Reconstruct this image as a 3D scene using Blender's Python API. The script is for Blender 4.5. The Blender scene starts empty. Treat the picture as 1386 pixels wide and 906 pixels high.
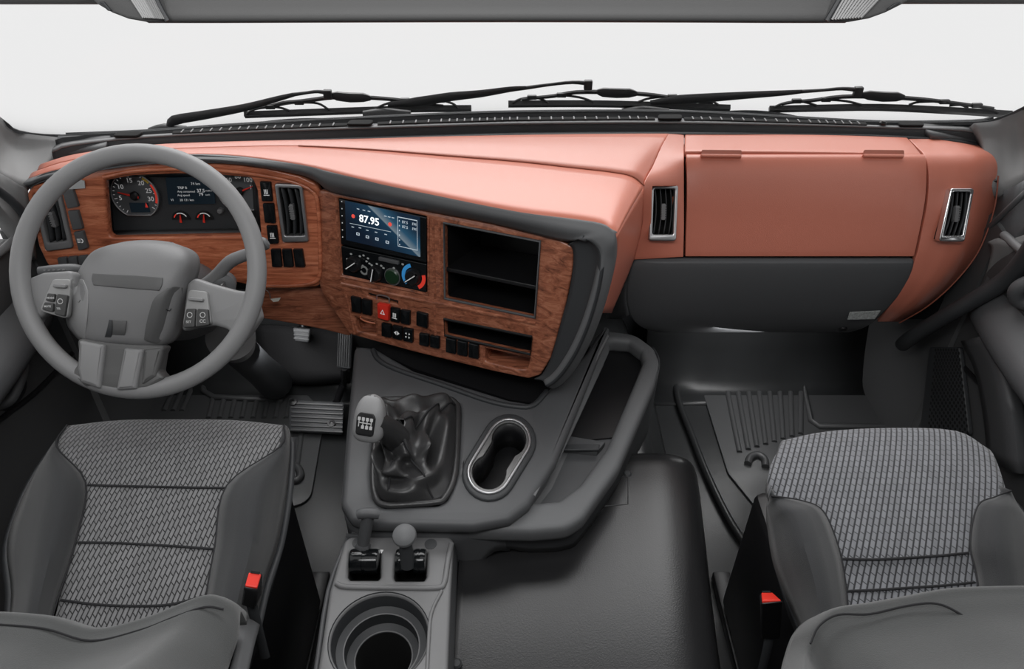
import bpy, bmesh, math, random
from mathutils import Vector as V, Matrix
random.seed(4)
R_ = math.radians
S = bpy.context.scene
COL = S.collection

# ---------------------------------------------------------------- camera
PITCH = R_(38.0)
FPX = 1000.0
EYE = V((0, 0, 1.5))
cam_d = bpy.data.cameras.new('camera')
cam_d.sensor_width = 36.0
cam_d.lens = FPX / 1386.0 * 36.0
cam_d.clip_start = 0.02
cam_o = bpy.data.objects.new('camera', cam_d)
cam_o.location = EYE
cam_o.rotation_euler = (R_(90) - PITCH, 0, 0)
COL.objects.link(cam_o)
S.camera = cam_o

# ---------------------------------------------------------------- sky and light
W_ = bpy.data.worlds.new('overcast_sky')
S.world = W_
W_.use_nodes = True
bg = W_.node_tree.nodes['Background']
bg.inputs[0].default_value = (1, 1, 1, 1)
bg.inputs[1].default_value = 0.84

def area(name, loc, target, size, size_y, power, col=(1, 1, 1)):
    l = bpy.data.lights.new(name, 'AREA')
    l.shape = 'RECTANGLE'; l.size = size; l.size_y = size_y; l.energy = power; l.color = col
    o = bpy.data.objects.new(name, l); COL.objects.link(o)
    o.location = loc
    o.rotation_euler = (V(target) - V(loc)).to_track_quat('-Z', 'Y').to_euler()
    return o
sun_d = bpy.data.lights.new('sun', 'SUN'); sun_d.energy = 2.7; sun_d.angle = R_(55)
sun_o = bpy.data.objects.new('sun', sun_d); COL.objects.link(sun_o)
sun_o.rotation_euler = V((0.05, -.72, -.70)).to_track_quat('-Z', 'Y').to_euler()

area('roof_fill_light', (-.1, .15, 1.93), (-.15, 1.3, .6), 1.1, .4, 13)  # unseen fill light added to brighten wood and wheel, no fixture
area('footwell_fill_light', (.62, 1.50, .42), (.50, 1.60, 0), .35, .10, 1.5)  # pair of added fill lights that lift the dark footwells
area('footwell_fill_light', (-.62, 1.45, .40), (-.50, 1.55, 0), .30, .10, 1.0)

vs = S.view_settings
vs.view_transform = 'Standard'; vs.look = 'None'; vs.gamma = 1.0; vs.exposure = 0.0
vs.use_curve_mapping = False

# ---------------------------------------------------------------- sight lines of the lens, used to survey the cab
AX = V((0, math.cos(PITCH), -math.sin(PITCH)))
UP = V((0, math.sin(PITCH), math.cos(PITCH)))
def ray(px, py): return AX * FPX + V((1, 0, 0)) * (px - 693) - UP * (py - 453)
def aty(px, py, y):
    r = ray(px, py); return EYE + r * (y / r.y)
def atz(px, py, z):
    r = ray(px, py); return EYE + r * ((z - EYE.z) / r.z)
def atx(px, py, x):
    r = ray(px, py); return EYE + r * (x / r.x)
def Zs(pts): return [atz(*p) for p in pts]
def Ys(pts): return [aty(*p) for p in pts]

class Fr:
    """a working plane: origin o, outward normal n, axes x (right) and y (up)"""
    def __init__(s, o, n, up=(0, 0, 1)):
        s.o = V(o); s.n = V(n).normalized()
        s.x = V(up).cross(s.n).normalized(); s.y = s.n.cross(s.x).normalized()
    def w(s, u, v, h=0): return s.o + s.x * u + s.y * v + s.n * h
    def hit(s, px, py, h=0):
        r = ray(px, py)
        t = (s.o + s.n * h - EYE).dot(s.n) / r.dot(s.n)
        return EYE + r * t
    def uv(s, px, py, h=0):
        p = s.hit(px, py, h) - s.o
        return (p.dot(s.x), p.dot(s.y))
    def q(s, pts, h=0): return [s.uv(p[0], p[1], h) for p in pts]
    def mat(s):
        m = Matrix((s.x, s.y, s.n)).transposed().to_4x4(); m.translation = s.o; return m

# ---------------------------------------------------------------- objects
WL = {}
def link(name, me, m=None, parent=None, base=False):
    if m is not None:
        me.materials.clear(); me.materials.append(m)
    n = len(me.vertices)
    co = [v.co for v in me.vertices]
    mn = V((min(c.x for c in co), min(c.y for c in co), min(c.z for c in co)))
    mx = V((max(c.x for c in co), max(c.y for c in co), max(c.z for c in co)))
    c = (mn + mx) / 2
    if base: c.z = mn.z
    me.transform(Matrix.Translation(-c))
    me.name = name
    o = bpy.data.objects.new(name, me); COL.objects.link(o)
    if parent is not None:
        o.parent = parent; o.location = c - WL[parent.name]
    else:
        o.location = c
    WL[o.name] = c
    return o
def thing(name, label, cat, loc, group=None):
    o = bpy.data.objects.new(name, None); COL.objects.link(o)
    o.empty_display_size = 0.05
    o.location = loc; WL[o.name] = V(loc)
    o['label'] = label; o['category'] = cat
    if group: o['group'] = group
    return o
def tag(o, label, cat, group=None):
    o['label'] = label; o['category'] = cat
    if group: o['group'] = group
    return o
def struct(o, label=None):
    o['kind'] = 'structure'
    if label: o['label'] = label
    return o
def lab(o, label): o['label'] = label; return o

def smooth(me, ang=38):
    me.polygons.foreach_set('use_smooth', [True] * len(me.polygons))
    me.set_sharp_from_angle(angle=R_(ang))
    me.update()
def to_mesh(bm, name='m', ang=38):
    bmesh.ops.recalc_face_normals(bm, faces=bm.faces)
    me = bpy.data.meshes.new(name); bm.to_mesh(me); bm.free(); smooth(me, ang); return me

def rr(pts, r, n=5):
    """round the corners of a 2D polygon; r one radius or one per corner"""
    k = len(pts); out = []
    for i in range(k):
        p = V(pts[i]).to_2d(); a = V(pts[i - 1]).to_2d(); b = V(pts[(i + 1) % k]).to_2d()
        ra = r[i] if isinstance(r, (list, tuple)) else r
        da, db = (a - p), (b - p); la, lb = da.length, db.length
        if ra <= 0 or la < 1e-6 or lb < 1e-6: out.append(tuple(p)); continue
        da /= la; db /= lb
        ang = da.angle(db, 0)
        if ang > R_(172) or ang < 1e-3: out.append(tuple(p)); continue
        t = min(ra / math.tan(ang / 2), la * .48, lb * .48)
        p0, p1 = p + da * t, p + db * t
        for j in range(n + 1):
            s = j / n
            q = p0 * (1 - s) ** 2 + p * 2 * s * (1 - s) + p1 * s * s
            out.append((q.x, q.y))
    return out
def px_of(p):
    d = p - EYE; z = d.dot(AX)
    return 693 + FPX * d.x / z, 453 - FPX * d.dot(UP) / z
def cut(o, quad):
    """cut an opening in a skin: remove the faces inside a quad of sight lines"""
    bm = bmesh.new(); bm.from_mesh(o.data); kill = []
    cx = sum(q[0] for q in quad) / 4; cy = sum(q[1] for q in quad) / 4
    qq = [(cx + (x - cx) * .90, cy + (y - cy) * .94) for x, y in quad]
    for f in bm.faces:
        x, y = px_of(f.calc_center_median() + WL[o.name])
        s = [(qq[i][0] - qq[i - 1][0]) * (y - qq[i - 1][1]) - (qq[i][1] - qq[i - 1][1]) * (x - qq[i - 1][0]) for i in range(4)]
        if all(v > 0 for v in s) or all(v < 0 for v in s): kill.append(f)
    bmesh.ops.delete(bm, geom=kill, context='FACES'); bm.to_mesh(o.data); bm.free()
def area2(l): return sum(l[i - 1][0] * l[i][1] - l[i][0] * l[i - 1][1] for i in range(len(l))) / 2

def plate_mesh(fr, loops, depth, b=0.0, top=0.0, res=2):
    cu = bpy.data.curves.new('tmp', 'CURVE')
    cu.dimensions = '2D'; cu.fill_mode = 'BOTH'
    b = min(b, depth * .49)
    cu.extrude = depth / 2 - b; cu.bevel_depth = b; cu.bevel_resolution = res; cu.offset = -b
    for k, l in enumerate(loops):
        if (area2(l) < 0) != (k > 0): l = l[::-1]
        sp = cu.splines.new('POLY'); sp.points.add(len(l) - 1)
        for i, p in enumerate(l): sp.points[i].co = (p[0], p[1], 0, 1)
        sp.use_cyclic_u = True
    o = bpy.data.objects.new('tmp', cu)
    me = bpy.data.meshes.new_from_object(o)
    bpy.data.objects.remove(o); bpy.data.curves.remove(cu)
    me.transform(fr.mat() @ Matrix.Translation((0, 0, top - depth / 2)))
    bm = bmesh.new(); bm.from_mesh(me)
    bmesh.ops.remove_doubles(bm, verts=bm.verts, dist=1e-5)
    bpy.data.meshes.remove(me)
    return to_mesh(bm, 'plate')
def plate(name, fr, loops, depth, m, parent=None, b=0.0, top=0.0, res=2):
    return link(name, plate_mesh(fr, loops, depth, b, top, res), m, parent)
def pplate(name, fr, pts, r, depth, m, parent=None, b=0.0, top=0.0, holes=()):
    """plate whose outline is surveyed along sight lines onto the plane at height top"""
    loops = [rr(fr.q(pts, top), r)]
    for hp, hr in holes: loops.append(rr(fr.q(hp, top), hr))
    return plate(name, fr, loops, depth, m, parent, b, top)

def cr(p0, p1, p2, p3, t):
    return 0.5 * ((2 * p1) + (p2 - p0) * t + (2 * p0 - 5 * p1 + 4 * p2 - p3) * t * t + (3 * p1 - p0 - 3 * p2 + p3) * t ** 3)
def spline(pts, n, closed=False):
    pts = [V(p) for p in pts]; k = len(pts); out = []
    if closed:
        for i in range(k):
            for j in range(n): out.append(cr(pts[i - 1], pts[i], pts[(i + 1) % k], pts[(i + 2) % k], j / n))
        return out
    for i in range(k - 1):
        a = pts[i - 1] if i else pts[0] * 2 - pts[1]
        d = pts[i + 2] if i + 2 < k else pts[k - 1] * 2 - pts[k - 2]
        for j in range(n): out.append(cr(a, pts[i], pts[i + 1], d, j / n))
    out.append(pts[-1]); return out
def loft_mesh(rows, nu=4, nv=4, closed=False, face=None, cap=False):
    g = [spline(r, nu, closed) for r in rows]
    cols = list(zip(*g))
    cols = [spline(c, nv) for c in cols]
    g = list(zip(*cols))
    bm = bmesh.new()
    vv = [[bm.verts.new(p) for p in r] for r in g]
    w = len(vv[0])
    for i in range(len(vv) - 1):
        for j in range(w if closed else w - 1):
            q = [vv[i][j], vv[i][(j + 1) % w], vv[i + 1][(j + 1) % w], vv[i + 1][j]]
            try: bm.faces.new(q)
            except ValueError: pass
    if cap:
        bm.faces.new(vv[0]); bm.faces.new(vv[-1][::-1])
    bm.normal_update()
    if closed or cap:
        bmesh.ops.recalc_face_normals(bm, faces=bm.faces)
    else:
        tot = V()
        for f in bm.faces: tot += f.normal * f.calc_area()
        c = sum((v.co for v in bm.verts), V()) / len(bm.verts)
        d = V(face) if face else (EYE - c)
        if tot.dot(d) < 0: bmesh.ops.reverse_faces(bm, faces=bm.faces)
    me = bpy.data.meshes.new('loft'); bm.to_mesh(me); bm.free(); smooth(me, 60); return me
def loft(name, rows, m, parent=None, nu=4, nv=4, thick=0.0, closed=False, face=None, cap=False, bev=0.0):
    o = link(name, loft_mesh(rows, nu, nv, closed, face, cap), m, parent)
    if thick:
        md = o.modifiers.new('solid', 'SOLIDIFY'); md.thickness = thick; md.offset = -1
    if bev:
        md = o.modifiers.new('bev', 'BEVEL'); md.width = bev; md.segments = 2; md.limit_method = 'ANGLE'; md.angle_limit = R_(50)
    return o
def tube_mesh(pts, r, seg=8, sub=4, closed=False, flat=1.0, cap=True, up=None):
    path = spline(pts, sub, closed) if sub > 1 else [V(p) for p in pts]
    n = len(path)
    def rad(i):
        if callable(r): return r(i / (n - 1))
        if isinstance(r, (list, tuple)):
            t = i / (n - 1) * (len(r) - 1); a = min(int(t), len(r) - 2); return r[a] + (r[a + 1] - r[a]) * (t - a)
        return r
    bm = bmesh.new(); rings = []
    nrm = None
    for i, p in enumerate(path):
        if closed: t = path[(i + 1) % n] - path[i - 1]
        else: t = path[min(i + 1, n - 1)] - path[max(i - 1, 0)]
        t.normalize()
        if nrm is None:
            a = V(up) if up else (V((0, 0, 1)) if abs(t.z) < .9 else V((0, 1, 0)))
            nrm = (a - t * a.dot(t)).normalized()
        else:
            nrm = (nrm - t * nrm.dot(t)).normalized()
        bi = t.cross(nrm)
        rings.append([bm.verts.new(p + (nrm * math.cos(k * 2 * math.pi / seg) * flat + bi * math.sin(k * 2 * math.pi / seg)) * rad(i)) for k in range(seg)])
    for i in range(n if closed else n - 1):
        a, b = rings[i], rings[(i + 1) % n]
        for k in range(seg): bm.faces.new((a[k], a[(k + 1) % seg], b[(k + 1) % seg], b[k]))
    if cap and not closed:
        bm.faces.new(rings[0][::-1]); bm.faces.new(rings[-1])
    return to_mesh(bm, 'tube', 50)
def tube(name, pts, r, m, parent=None, **k): return link(name, tube_mesh(pts, r, **k), m, parent)
def lathe_mesh(c, axis, prof, seg=32, cap=True):
    fr = Fr(c, axis, (0, 0, 1) if abs(V(axis).normalized().z) < .95 else (0, 1, 0))
    bm = bmesh.new(); rings = []
    for rad, h in prof:
        rings.append([bm.verts.new(fr.w(math.cos(a * 2 * math.pi / seg) * rad, math.sin(a * 2 * math.pi / seg) * rad, h)) for a in range(seg)])
    for a, b in zip(rings, rings[1:]):
        for k in range(seg): bm.faces.new((a[k], a[(k + 1) % seg], b[(k + 1) % seg], b[k]))
    if cap:
        bm.faces.new(rings[0][::-1]); bm.faces.new(rings[-1])
    return to_mesh(bm, 'lathe', 35)
def lathe(name, c, axis, prof, m, parent=None, seg=32, cap=True): return link(name, lathe_mesh(c, axis, prof, seg, cap), m, parent)
def join(meshes):
    bm = bmesh.new()
    for me in meshes: bm.from_mesh(me); bpy.data.meshes.remove(me)
    me = bpy.data.meshes.new('join'); bm.to_mesh(me); bm.free(); smooth(me, 40); return me
def box_mesh(x0, x1, y0, y1, z0, z1, b=0.0, seg=2):
    bm = bmesh.new(); bmesh.ops.create_cube(bm, size=1)
    for v in bm.verts: v.co = V((x0 + (v.co.x + .5) * (x1 - x0), y0 + (v.co.y + .5) * (y1 - y0), z0 + (v.co.z + .5) * (z1 - z0)))
    if b: bmesh.ops.bevel(bm, geom=bm.edges[:], offset=b, segments=seg, profile=.5, affect='EDGES')
    return to_mesh(bm, 'box', 40)
def box(name, ext, m, parent=None, b=0.0, seg=2): return link(name, box_mesh(*ext, b=b, seg=seg), m, parent)
def text_mesh(s, fr, u, v, size, h, bold=0.0, align='CENTER', rot=0.0):
    cu = bpy.data.curves.new('t', 'FONT'); cu.body = s; cu.size = size; cu.align_x = align; cu.align_y = 'CENTER'
    cu.extrude = 0.0002; cu.offset = bold; cu.resolution_u = 3
    o = bpy.data.objects.new('t', cu); me = bpy.data.meshes.new_from_object(o)
    bpy.data.objects.remove(o); bpy.data.curves.remove(cu)
    me.transform(fr.mat() @ Matrix.Translation((u, v, h)) @ Matrix.Rotation(rot, 4, 'Z'))
    return me
def bil(q, s, t):
    """quad corners TL TR BR BL; s right, t down"""
    a = [q[0][i] + (q[1][i] - q[0][i]) * s for i in (0, 1)]; b = [q[3][i] + (q[2][i] - q[3][i]) * s for i in (0, 1)]
    return (a[0] + (b[0] - a[0]) * t, a[1] + (b[1] - a[1]) * t)
def sub(q, s0, s1, t0, t1): return [bil(q, s0, t0), bil(q, s1, t0), bil(q, s1, t1), bil(q, s0, t1)]

# ---------------------------------------------------------------- materials
def mat(name, col, rough=.5, metal=0.0, grain=0.0, gscale=900.0, coat=0.0, spec=.5, var=0.0, vscale=6.0, emit=0.0, sheen=0.0):
    m = bpy.data.materials.new(name); m.use_nodes = True
    nt = m.node_tree; b = nt.nodes['Principled BSDF']
    b.inputs['Base Color'].default_value = (*col, 1); b.inputs['Roughness'].default_value = rough
    b.inputs['Metallic'].default_value = metal; b.inputs['Coat Weight'].default_value = coat
    b.inputs['Coat Roughness'].default_value = .15
    b.inputs['Specular IOR Level'].default_value = spec
    if sheen: b.inputs['Sheen Weight'].default_value = sheen; b.inputs['Sheen Roughness'].default_value = .5
    if emit:
        b.inputs['Emission Color'].default_value = (*col, 1); b.inputs['Emission Strength'].default_value = emit
    if grain or var: tc = nt.nodes.new('ShaderNodeTexCoord')
    if grain:
        n = nt.nodes.new('ShaderNodeTexNoise'); n.inputs['Scale'].default_value = gscale; n.inputs['Detail'].default_value = 2
        nt.links.new(tc.outputs['Object'], n.inputs['Vector'])
        bp = nt.nodes.new('ShaderNodeBump'); bp.inputs['Strength'].default_value = grain; bp.inputs['Distance'].default_value = .001
        nt.links.new(n.outputs['Fac'], bp.inputs['Height']); nt.links.new(bp.outputs['Normal'], b.inputs['Normal'])
    if var:
        n = nt.nodes.new('ShaderNodeTexNoise'); n.inputs['Scale'].default_value = vscale; n.inputs['Detail'].default_value = 4
        nt.links.new(tc.outputs['Object'], n.inputs['Vector'])
        mx = nt.nodes.new('ShaderNodeMix'); mx.data_type = 'RGBA'
        mx.inputs[6].default_value = (*[c * (1 - var) for c in col], 1); mx.inputs[7].default_value = (*[min(1, c * (1 + var)) for c in col], 1)
        nt.links.new(n.outputs['Fac'], mx.inputs[0]); nt.links.new(mx.outputs[2], b.inputs['Base Color'])
    return m
def g(v, **k): return None
M = {}
M['leather'] = mat('terracotta_leather', (.60, .19, .125), .36, grain=.35, gscale=700, spec=.7)
M['leather_seam'] = mat('leather_stitching', (.30, .085, .05), .6)
M['grey'] = mat('grey_plastic', (.125, .128, .132), .55, grain=.25, gscale=1100)
M['midgrey'] = mat('mid_grey_plastic', (.18, .18, .183), .5, grain=.25, gscale=1100)
M['wheel'] = mat('wheel_grey_soft_plastic', (.235, .235, .238), .48, grain=.25, gscale=1300)
M['wheel_dark'] = mat('wheel_dark_panel', (.105, .105, .105), .5, grain=.2, gscale=1300)
M['dark'] = mat('dark_plastic', (.035, .037, .04), .5, grain=.25, gscale=1000)
M['charcoal'] = mat('charcoal_plastic', (.082, .084, .088), .5, grain=.25, gscale=1000)
M['black'] = mat('black_plastic', (.008, .008, .009), .4)
M['gloss'] = mat('gloss_black', (.006, .007, .008), .15)
M['void'] = mat('matt_black', (.004, .004, .004), .9)
M['pillar'] = mat('pillar_trim', (.19, .19, .19), .6, grain=.2, gscale=900)
M['chrome'] = mat('chrome', (.75, .76, .77), .18, 1.0)
M['satin'] = mat('satin_silver', (.5, .5, .51), .35, .9)
M['rubber'] = mat('floor_rubber', (.022, .023, .024), .36, grain=.2, gscale=500, spec=.38, var=.3, vscale=9)
M['matrub'] = mat('mat_rubber', (.06, .061, .063), .42, grain=.2, gscale=600)
M['wiper'] = mat('wiper_black', (.018, .018, .019), .45)
M['boot'] = mat('gaiter_leather', (.035, .035, .036), .33, grain=.3, gscale=600)
M['red'] = mat('red_plastic', (.75, .035, .02), .35)
M['redglow'] = mat('red_print', (.8, .05, .03), .5, emit=.25)
M['white'] = mat('white_print', (.8, .8, .8), .5, emit=.15)
M['blue'] = mat('blue_print', (.05, .35, .8), .5, emit=.1)
M['green'] = mat('dark_green_button', (.010, .035, .014), .3)
M['yellow'] = mat('yellow_print', (.75, .5, .05), .5)
M['fabric'] = mat('seat_plain_fabric', (.019, .020, .022), .85, grain=.6, gscale=900, sheen=.2)
M['backfab'] = mat('backrest_fabric', (.045, .047, .047), .85, grain=.6, gscale=900, sheen=.25)
M['lining'] = mat('cab_lining', (.10, .10, .10), .8)
M['matt'] = mat('matt_dark_plastic', (.012, .012, .013), .8, spec=.25)
M['tunnel'] = mat('tunnel_rubber', (.019, .019, .020), .28, grain=.2, gscale=420, spec=.42)
M['seam'] = mat('dark_seam', (.012, .012, .014), .8)
M['door'] = mat('door_trim', (.075, .076, .078), .5, grain=.25, gscale=800)
M['tag'] = mat('paper_tag', (.6, .58, .52), .7)
M['label2'] = mat('pale_grey_label', (.42, .43, .43), .5)
M['label'] = mat('worn_sticker', (.45, .47, .46), .5, var=.8, vscale=220)

def wood(name, dark, mid, light):
    m = mat(name, mid, .26, coat=.4, spec=.5)
    nt = m.node_tree; b = nt.nodes['Principled BSDF']
    tc = nt.nodes.new('ShaderNodeTexCoord'); mp = nt.nodes.new('ShaderNodeMapping')
    mp.inputs['Scale'].default_value = (9, 60, 75); mp.inputs['Rotation'].default_value = (0, 0, R_(-8))
    nt.links.new(tc.outputs['Object'], mp.inputs['Vector'])
    n = nt.nodes.new('ShaderNodeTexNoise'); n.inputs['Scale'].default_value = 1.0; n.inputs['Detail'].default_value = 9
    n.inputs['Roughness'].default_value = .68; n.inputs['Distortion'].default_value = 1.1
    nt.links.new(mp.outputs[0], n.inputs['Vector'])
    rp = nt.nodes.new('ShaderNodeValToRGB'); e = rp.color_ramp.elements
    e[0].position = .3; e[0].color = (*dark, 1); e[1].position = .72; e[1].color = (*light, 1)
    k = rp.color_ramp.elements.new(.5); k.color = (*mid, 1)
    nt.links.new(n.outputs['Fac'], rp.inputs[0]); nt.links.new(rp.outputs[0], b.inputs['Base Color'])
    return m
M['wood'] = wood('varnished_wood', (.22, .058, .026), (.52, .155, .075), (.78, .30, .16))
M['wood2'] = wood('varnished_wood_shaded', (.085, .030, .018), (.32, .11, .060), (.56, .23, .135))  # darker copy of the same wood; lighting difference painted into its colour

def weave(name, thread, line, lean):
    m = mat(name, thread, .85, sheen=.2); nt = m.node_tree; b = nt.nodes['Principled BSDF']
    tc = nt.nodes.new('ShaderNodeTexCoord'); sp = nt.nodes.new('ShaderNodeSeparateXYZ'); nt.links.new(tc.outputs['Object'], sp.inputs[0])
    sh = nt.nodes.new('ShaderNodeMath'); sh.operation = 'MULTIPLY_ADD'; sh.inputs[1].default_value = .95
    nt.links.new(sp.outputs['X'], sh.inputs[0]); nt.links.new(sp.outputs['Y'], sh.inputs[2])
    cb = nt.nodes.new('ShaderNodeCombineXYZ'); nt.links.new(sh.outputs[0], cb.inputs[0])
    wv = nt.nodes.new('ShaderNodeMath'); wv.operation = 'MULTIPLY_ADD'; wv.inputs[1].default_value = lean
    nt.links.new(sh.outputs[0], wv.inputs[0]); nt.links.new(sp.outputs['X'], wv.inputs[2]); nt.links.new(wv.outputs[0], cb.inputs[1])
    br = nt.nodes.new('ShaderNodeTexBrick'); br.offset = .5
    br.inputs['Scale'].default_value = 1; br.inputs['Brick Width'].default_value = .019; br.inputs['Row Height'].default_value = .0066
    br.inputs['Mortar Size'].default_value = .0013; br.inputs['Mortar Smooth'].default_value = .6
    br.inputs['Color1'].default_value = (*thread, 1); br.inputs['Color2'].default_value = (*[c * .8 for c in thread], 1); br.inputs['Mortar'].default_value = (*line, 1)
    nt.links.new(cb.outputs[0], br.inputs['Vector']); nt.links.new(br.outputs['Color'], b.inputs['Base Color'])
    bp = nt.nodes.new('ShaderNodeBump'); bp.invert = True; bp.inputs['Strength'].default_value = .6; bp.inputs['Distance'].default_value = .002
    nt.links.new(br.outputs['Fac'], bp.inputs['Height']); nt.links.new(bp.outputs['Normal'], b.inputs['Normal'])
    return m
M['weave'] = weave('woven_seat_fabric', (.19, .19, .195), (.011, .011, .012), -.10)
M['weave2'] = weave('woven_seat_fabric_bluish', (.185, .19, .205), (.016, .017, .02), -.34)

def screen(name):
    m = bpy.data.materials.new(name); m.use_nodes = True; nt = m.node_tree; b = nt.nodes['Principled BSDF']
    b.inputs['Base Color'].default_value = (.01, .01, .01, 1); b.inputs['Roughness'].default_value = .15
    tc = nt.nodes.new('ShaderNodeTexCoord'); mp = nt.nodes.new('ShaderNodeMapping')
    mp.inputs['Rotation'].default_value = (0, R_(-38), 0)
    mp.inputs['Scale'].default_value = (8, 8, 8); mp.inputs['Location'].default_value = (.5, 0, .36)
    nt.links.new(tc.outputs['Object'], mp.inputs[0])
    sp = nt.nodes.new('ShaderNodeSeparateXYZ'); nt.links.new(mp.outputs[0], sp.inputs[0])
    rp = nt.nodes.new('ShaderNodeValToRGB'); e = rp.color_ramp.elements
    e[0].position = .0; e[0].color = (.006, .022, .055, 1); e[1].position = 1; e[1].color = (.01, .04, .09, 1)
    for p, c in ((.30, (.012, .06, .13, 1)), (.48, (.02, .10, .2, 1)), (.495, (.45, .58, .68, 1)), (.62, (.05, .2, .36, 1)), (.8, (.012, .05, .11, 1))):
        k = rp.color_ramp.elements.new(p); k.color = c
    nt.links.new(sp.outputs['Z'], rp.inputs[0])
    nt.links.new(rp.outputs[0], b.inputs['Emission Color']); b.inputs['Emission Strength'].default_value = .33
    return m
M['screen'] = screen('radio_screen')
M['lcd'] = mat('dark_lcd', (.006, .012, .018), .2, emit=.4)
M['dial'] = mat('dial_face_grey', (.10, .105, .11), .45)
M['cup'] = mat('brushed_cup_plate', (.20, .20, .20), .42, .6)
M['pad_light'] = mat('button_pad_light', (.30, .30, .30), .4)
M['btn'] = mat('button_dark', (.05, .05, .05), .45)
M['hubdark'] = mat('hub_dark_panel', (.085, .085, .086), .5, grain=.2, gscale=1300)

def glassmat(name):
    m = bpy.data.materials.new(name); m.use_nodes = True; nt = m.node_tree
    for n in list(nt.nodes): nt.nodes.remove(n)
    o = nt.nodes.new('ShaderNodeOutputMaterial'); t = nt.nodes.new('ShaderNodeBsdfTransparent'); gl = nt.nodes.new('ShaderNodeBsdfGlossy')
    gl.inputs['Roughness'].default_value = .02
    fr = nt.nodes.new('ShaderNodeFresnel'); fr.inputs[0].default_value = 1.12
    mx = nt.nodes.new('ShaderNodeMixShader'); nt.links.new(fr.outputs[0], mx.inputs[0]); nt.links.new(t.outputs[0], mx.inputs[1]); nt.links.new(gl.outputs[0], mx.inputs[2])
    nt.links.new(mx.outputs[0], o.inputs[0]); return m
M['glass'] = glassmat('clear_glass')
M['lens'] = mat('frosted_lamp_lens', (.25, .25, .25), .3)
M['head'] = mat('headliner_plastic', (.10, .10, .10), .6, grain=.2)

# ================================================================ SETTING
struct(box('floor', (-1.10, 1.10, .05, 1.95, -.05, 0), M['rubber']))
struct(box('wall_front', (-1.10, 1.10, 1.80, 1.86, 0, .66), M['dark']))
# cab behind the eye point: rear wall, roof with an opening added ahead of it for top light, rear side walls
struct(box('wall_back', (-1.10, 1.10, -.66, -.60, 0, 2.0), M['lining']))
struct(box('ceiling', (-1.10, 1.10, -.66, .30, 2.0, 2.05), M['lining']))
struct(box('trim_16', (-1.10, 1.10, .98, 1.52, 2.0, 2.05), M['lining']))
struct(box('trim_17', (-1.08, 1.08, 1.40, 1.46, 1.71, 2.0), M['lining']))
struct(box('wall_rear_left', (-1.12, -1.06, -.60, .09, 0, 2.0), M['lining']))
struct(box('wall_rear_right', (1.06, 1.12, -.60, .09, 0, 2.0), M['lining']))
struct(box('trim_14', (-1.10, 1.10, -.60, .05, -.05, 0), M['rubber']))
# sloping toe boards left and right of the engine tunnel
def toe(name, x0, x1):
    rows = [[V((x, 1.58, .004)) for x in (x0, (x0 + x1) / 2, x1)], [V((x, 1.66, .03)) for x in (x0, (x0 + x1) / 2, x1)],
            [V((x, 1.74, .22)) for x in (x0, (x0 + x1) / 2, x1)], [V((x, 1.79, .50)) for x in (x0, (x0 + x1) / 2, x1)]]
    return struct(loft(name, rows, M['rubber'], nu=2, nv=5, thick=.01))
toe('trim_1', -1.05, -.36); toe('trim_2', .40, 1.05)

# side walls ahead of the doors
for nm, s in (('wall_left', -1), ('wall_right', 1)):
    fr = Fr((s * 1.05, 0, 0), (-s, 0, 0))
    sg = fr.x.y
    pts = [(1.385, 0), (1.80, 0), (1.80, .66), (1.60, .72), (1.385, .70)]
    struct(plate(nm, fr, [[(p[0] * sg, p[1]) for p in pts]], .05, M['door']))

# windscreen: curved pane, black rubber seal
GB = [(-80, 112, 1.50), (0, 163, 1.58), (25, 180, 1.60), (85, 186, 1.625), (200, 181, 1.66), (310, 173, 1.70), (430, 166, 1.73), (600, 158, 1.755), (700, 155, 1.76), (850, 154, 1.76), (960, 156, 1.745),
      (1100, 164, 1.71), (1200, 169, 1.68), (1320, 168, 1.63), (1350, 163, 1.61), (1386, 148, 1.58), (1460, 105, 1.50)]
gb = Ys(GB)
gb = [V((p.x, p.y, max(p.z, .80))) for p in gb]
gtop = [V((p.x * .98, p.y - .30, 1.72)) for p in gb]
gmid = [(a + b) / 2 + V((0, .02, 0)) for a, b in zip(gb, gtop)]
w1 = loft('window_1', [gb, gmid, gtop], M['glass'], nu=3, nv=4, thick=.005); struct(w1)
tube('seal', [p + V((0, .0, .0)) for p in gb], .007, M['dark'], w1, sub=3, seg=6)

# windscreen pillars: base trim that rises out of the picture
PL = [[(-90, 40, 1.36), (-60, 100, 1.50), (0, 158, 1.575), (14, 171, 1.595), (30, 180, 1.60), (80, 186, 1.60)],
      [(-100, 70, 1.30), (-70, 135, 1.43), (-10, 195, 1.50), (15, 210, 1.52), (40, 214, 1.53), (72, 212, 1.54)],
      [(-110, 100, 1.24), (-80, 160, 1.34), (-14, 226, 1.40), (15, 243, 1.41), (35, 252, 1.42), (50, 246, 1.46)]]
PLw = [[V(p)] + Ys(r) for p, r in zip(((-1.04, 1.34, 1.74), (-1.06, 1.28, 1.74), (-1.07, 1.20, 1.74)), PL)]
struct(loft('trim_3', PLw, M['pillar'], nu=4, nv=4, thick=.03))
PR = [[(1470, 40, 1.40), (1440, 105, 1.52), (1386, 147, 1.575), (1362, 158, 1.59), (1345, 164, 1.60), (1318, 167, 1.60)],
      [(1480, 80, 1.34), (1450, 150, 1.45), (1392, 195, 1.52), (1365, 205, 1.53), (1345, 204, 1.54), (1330, 196, 1.56)],
      [(1490, 130, 1.28), (1460, 190, 1.38), (1398, 236, 1.44), (1370, 252, 1.45), (1358, 262, 1.45), (1345, 250, 1.46)]]
PRw = [[V(p)] + Ys(r) for p, r in zip(((1.04, 1.34, 1.74), (1.06, 1.28, 1.74), (1.07, 1.20, 1.74)), PR)]
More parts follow.
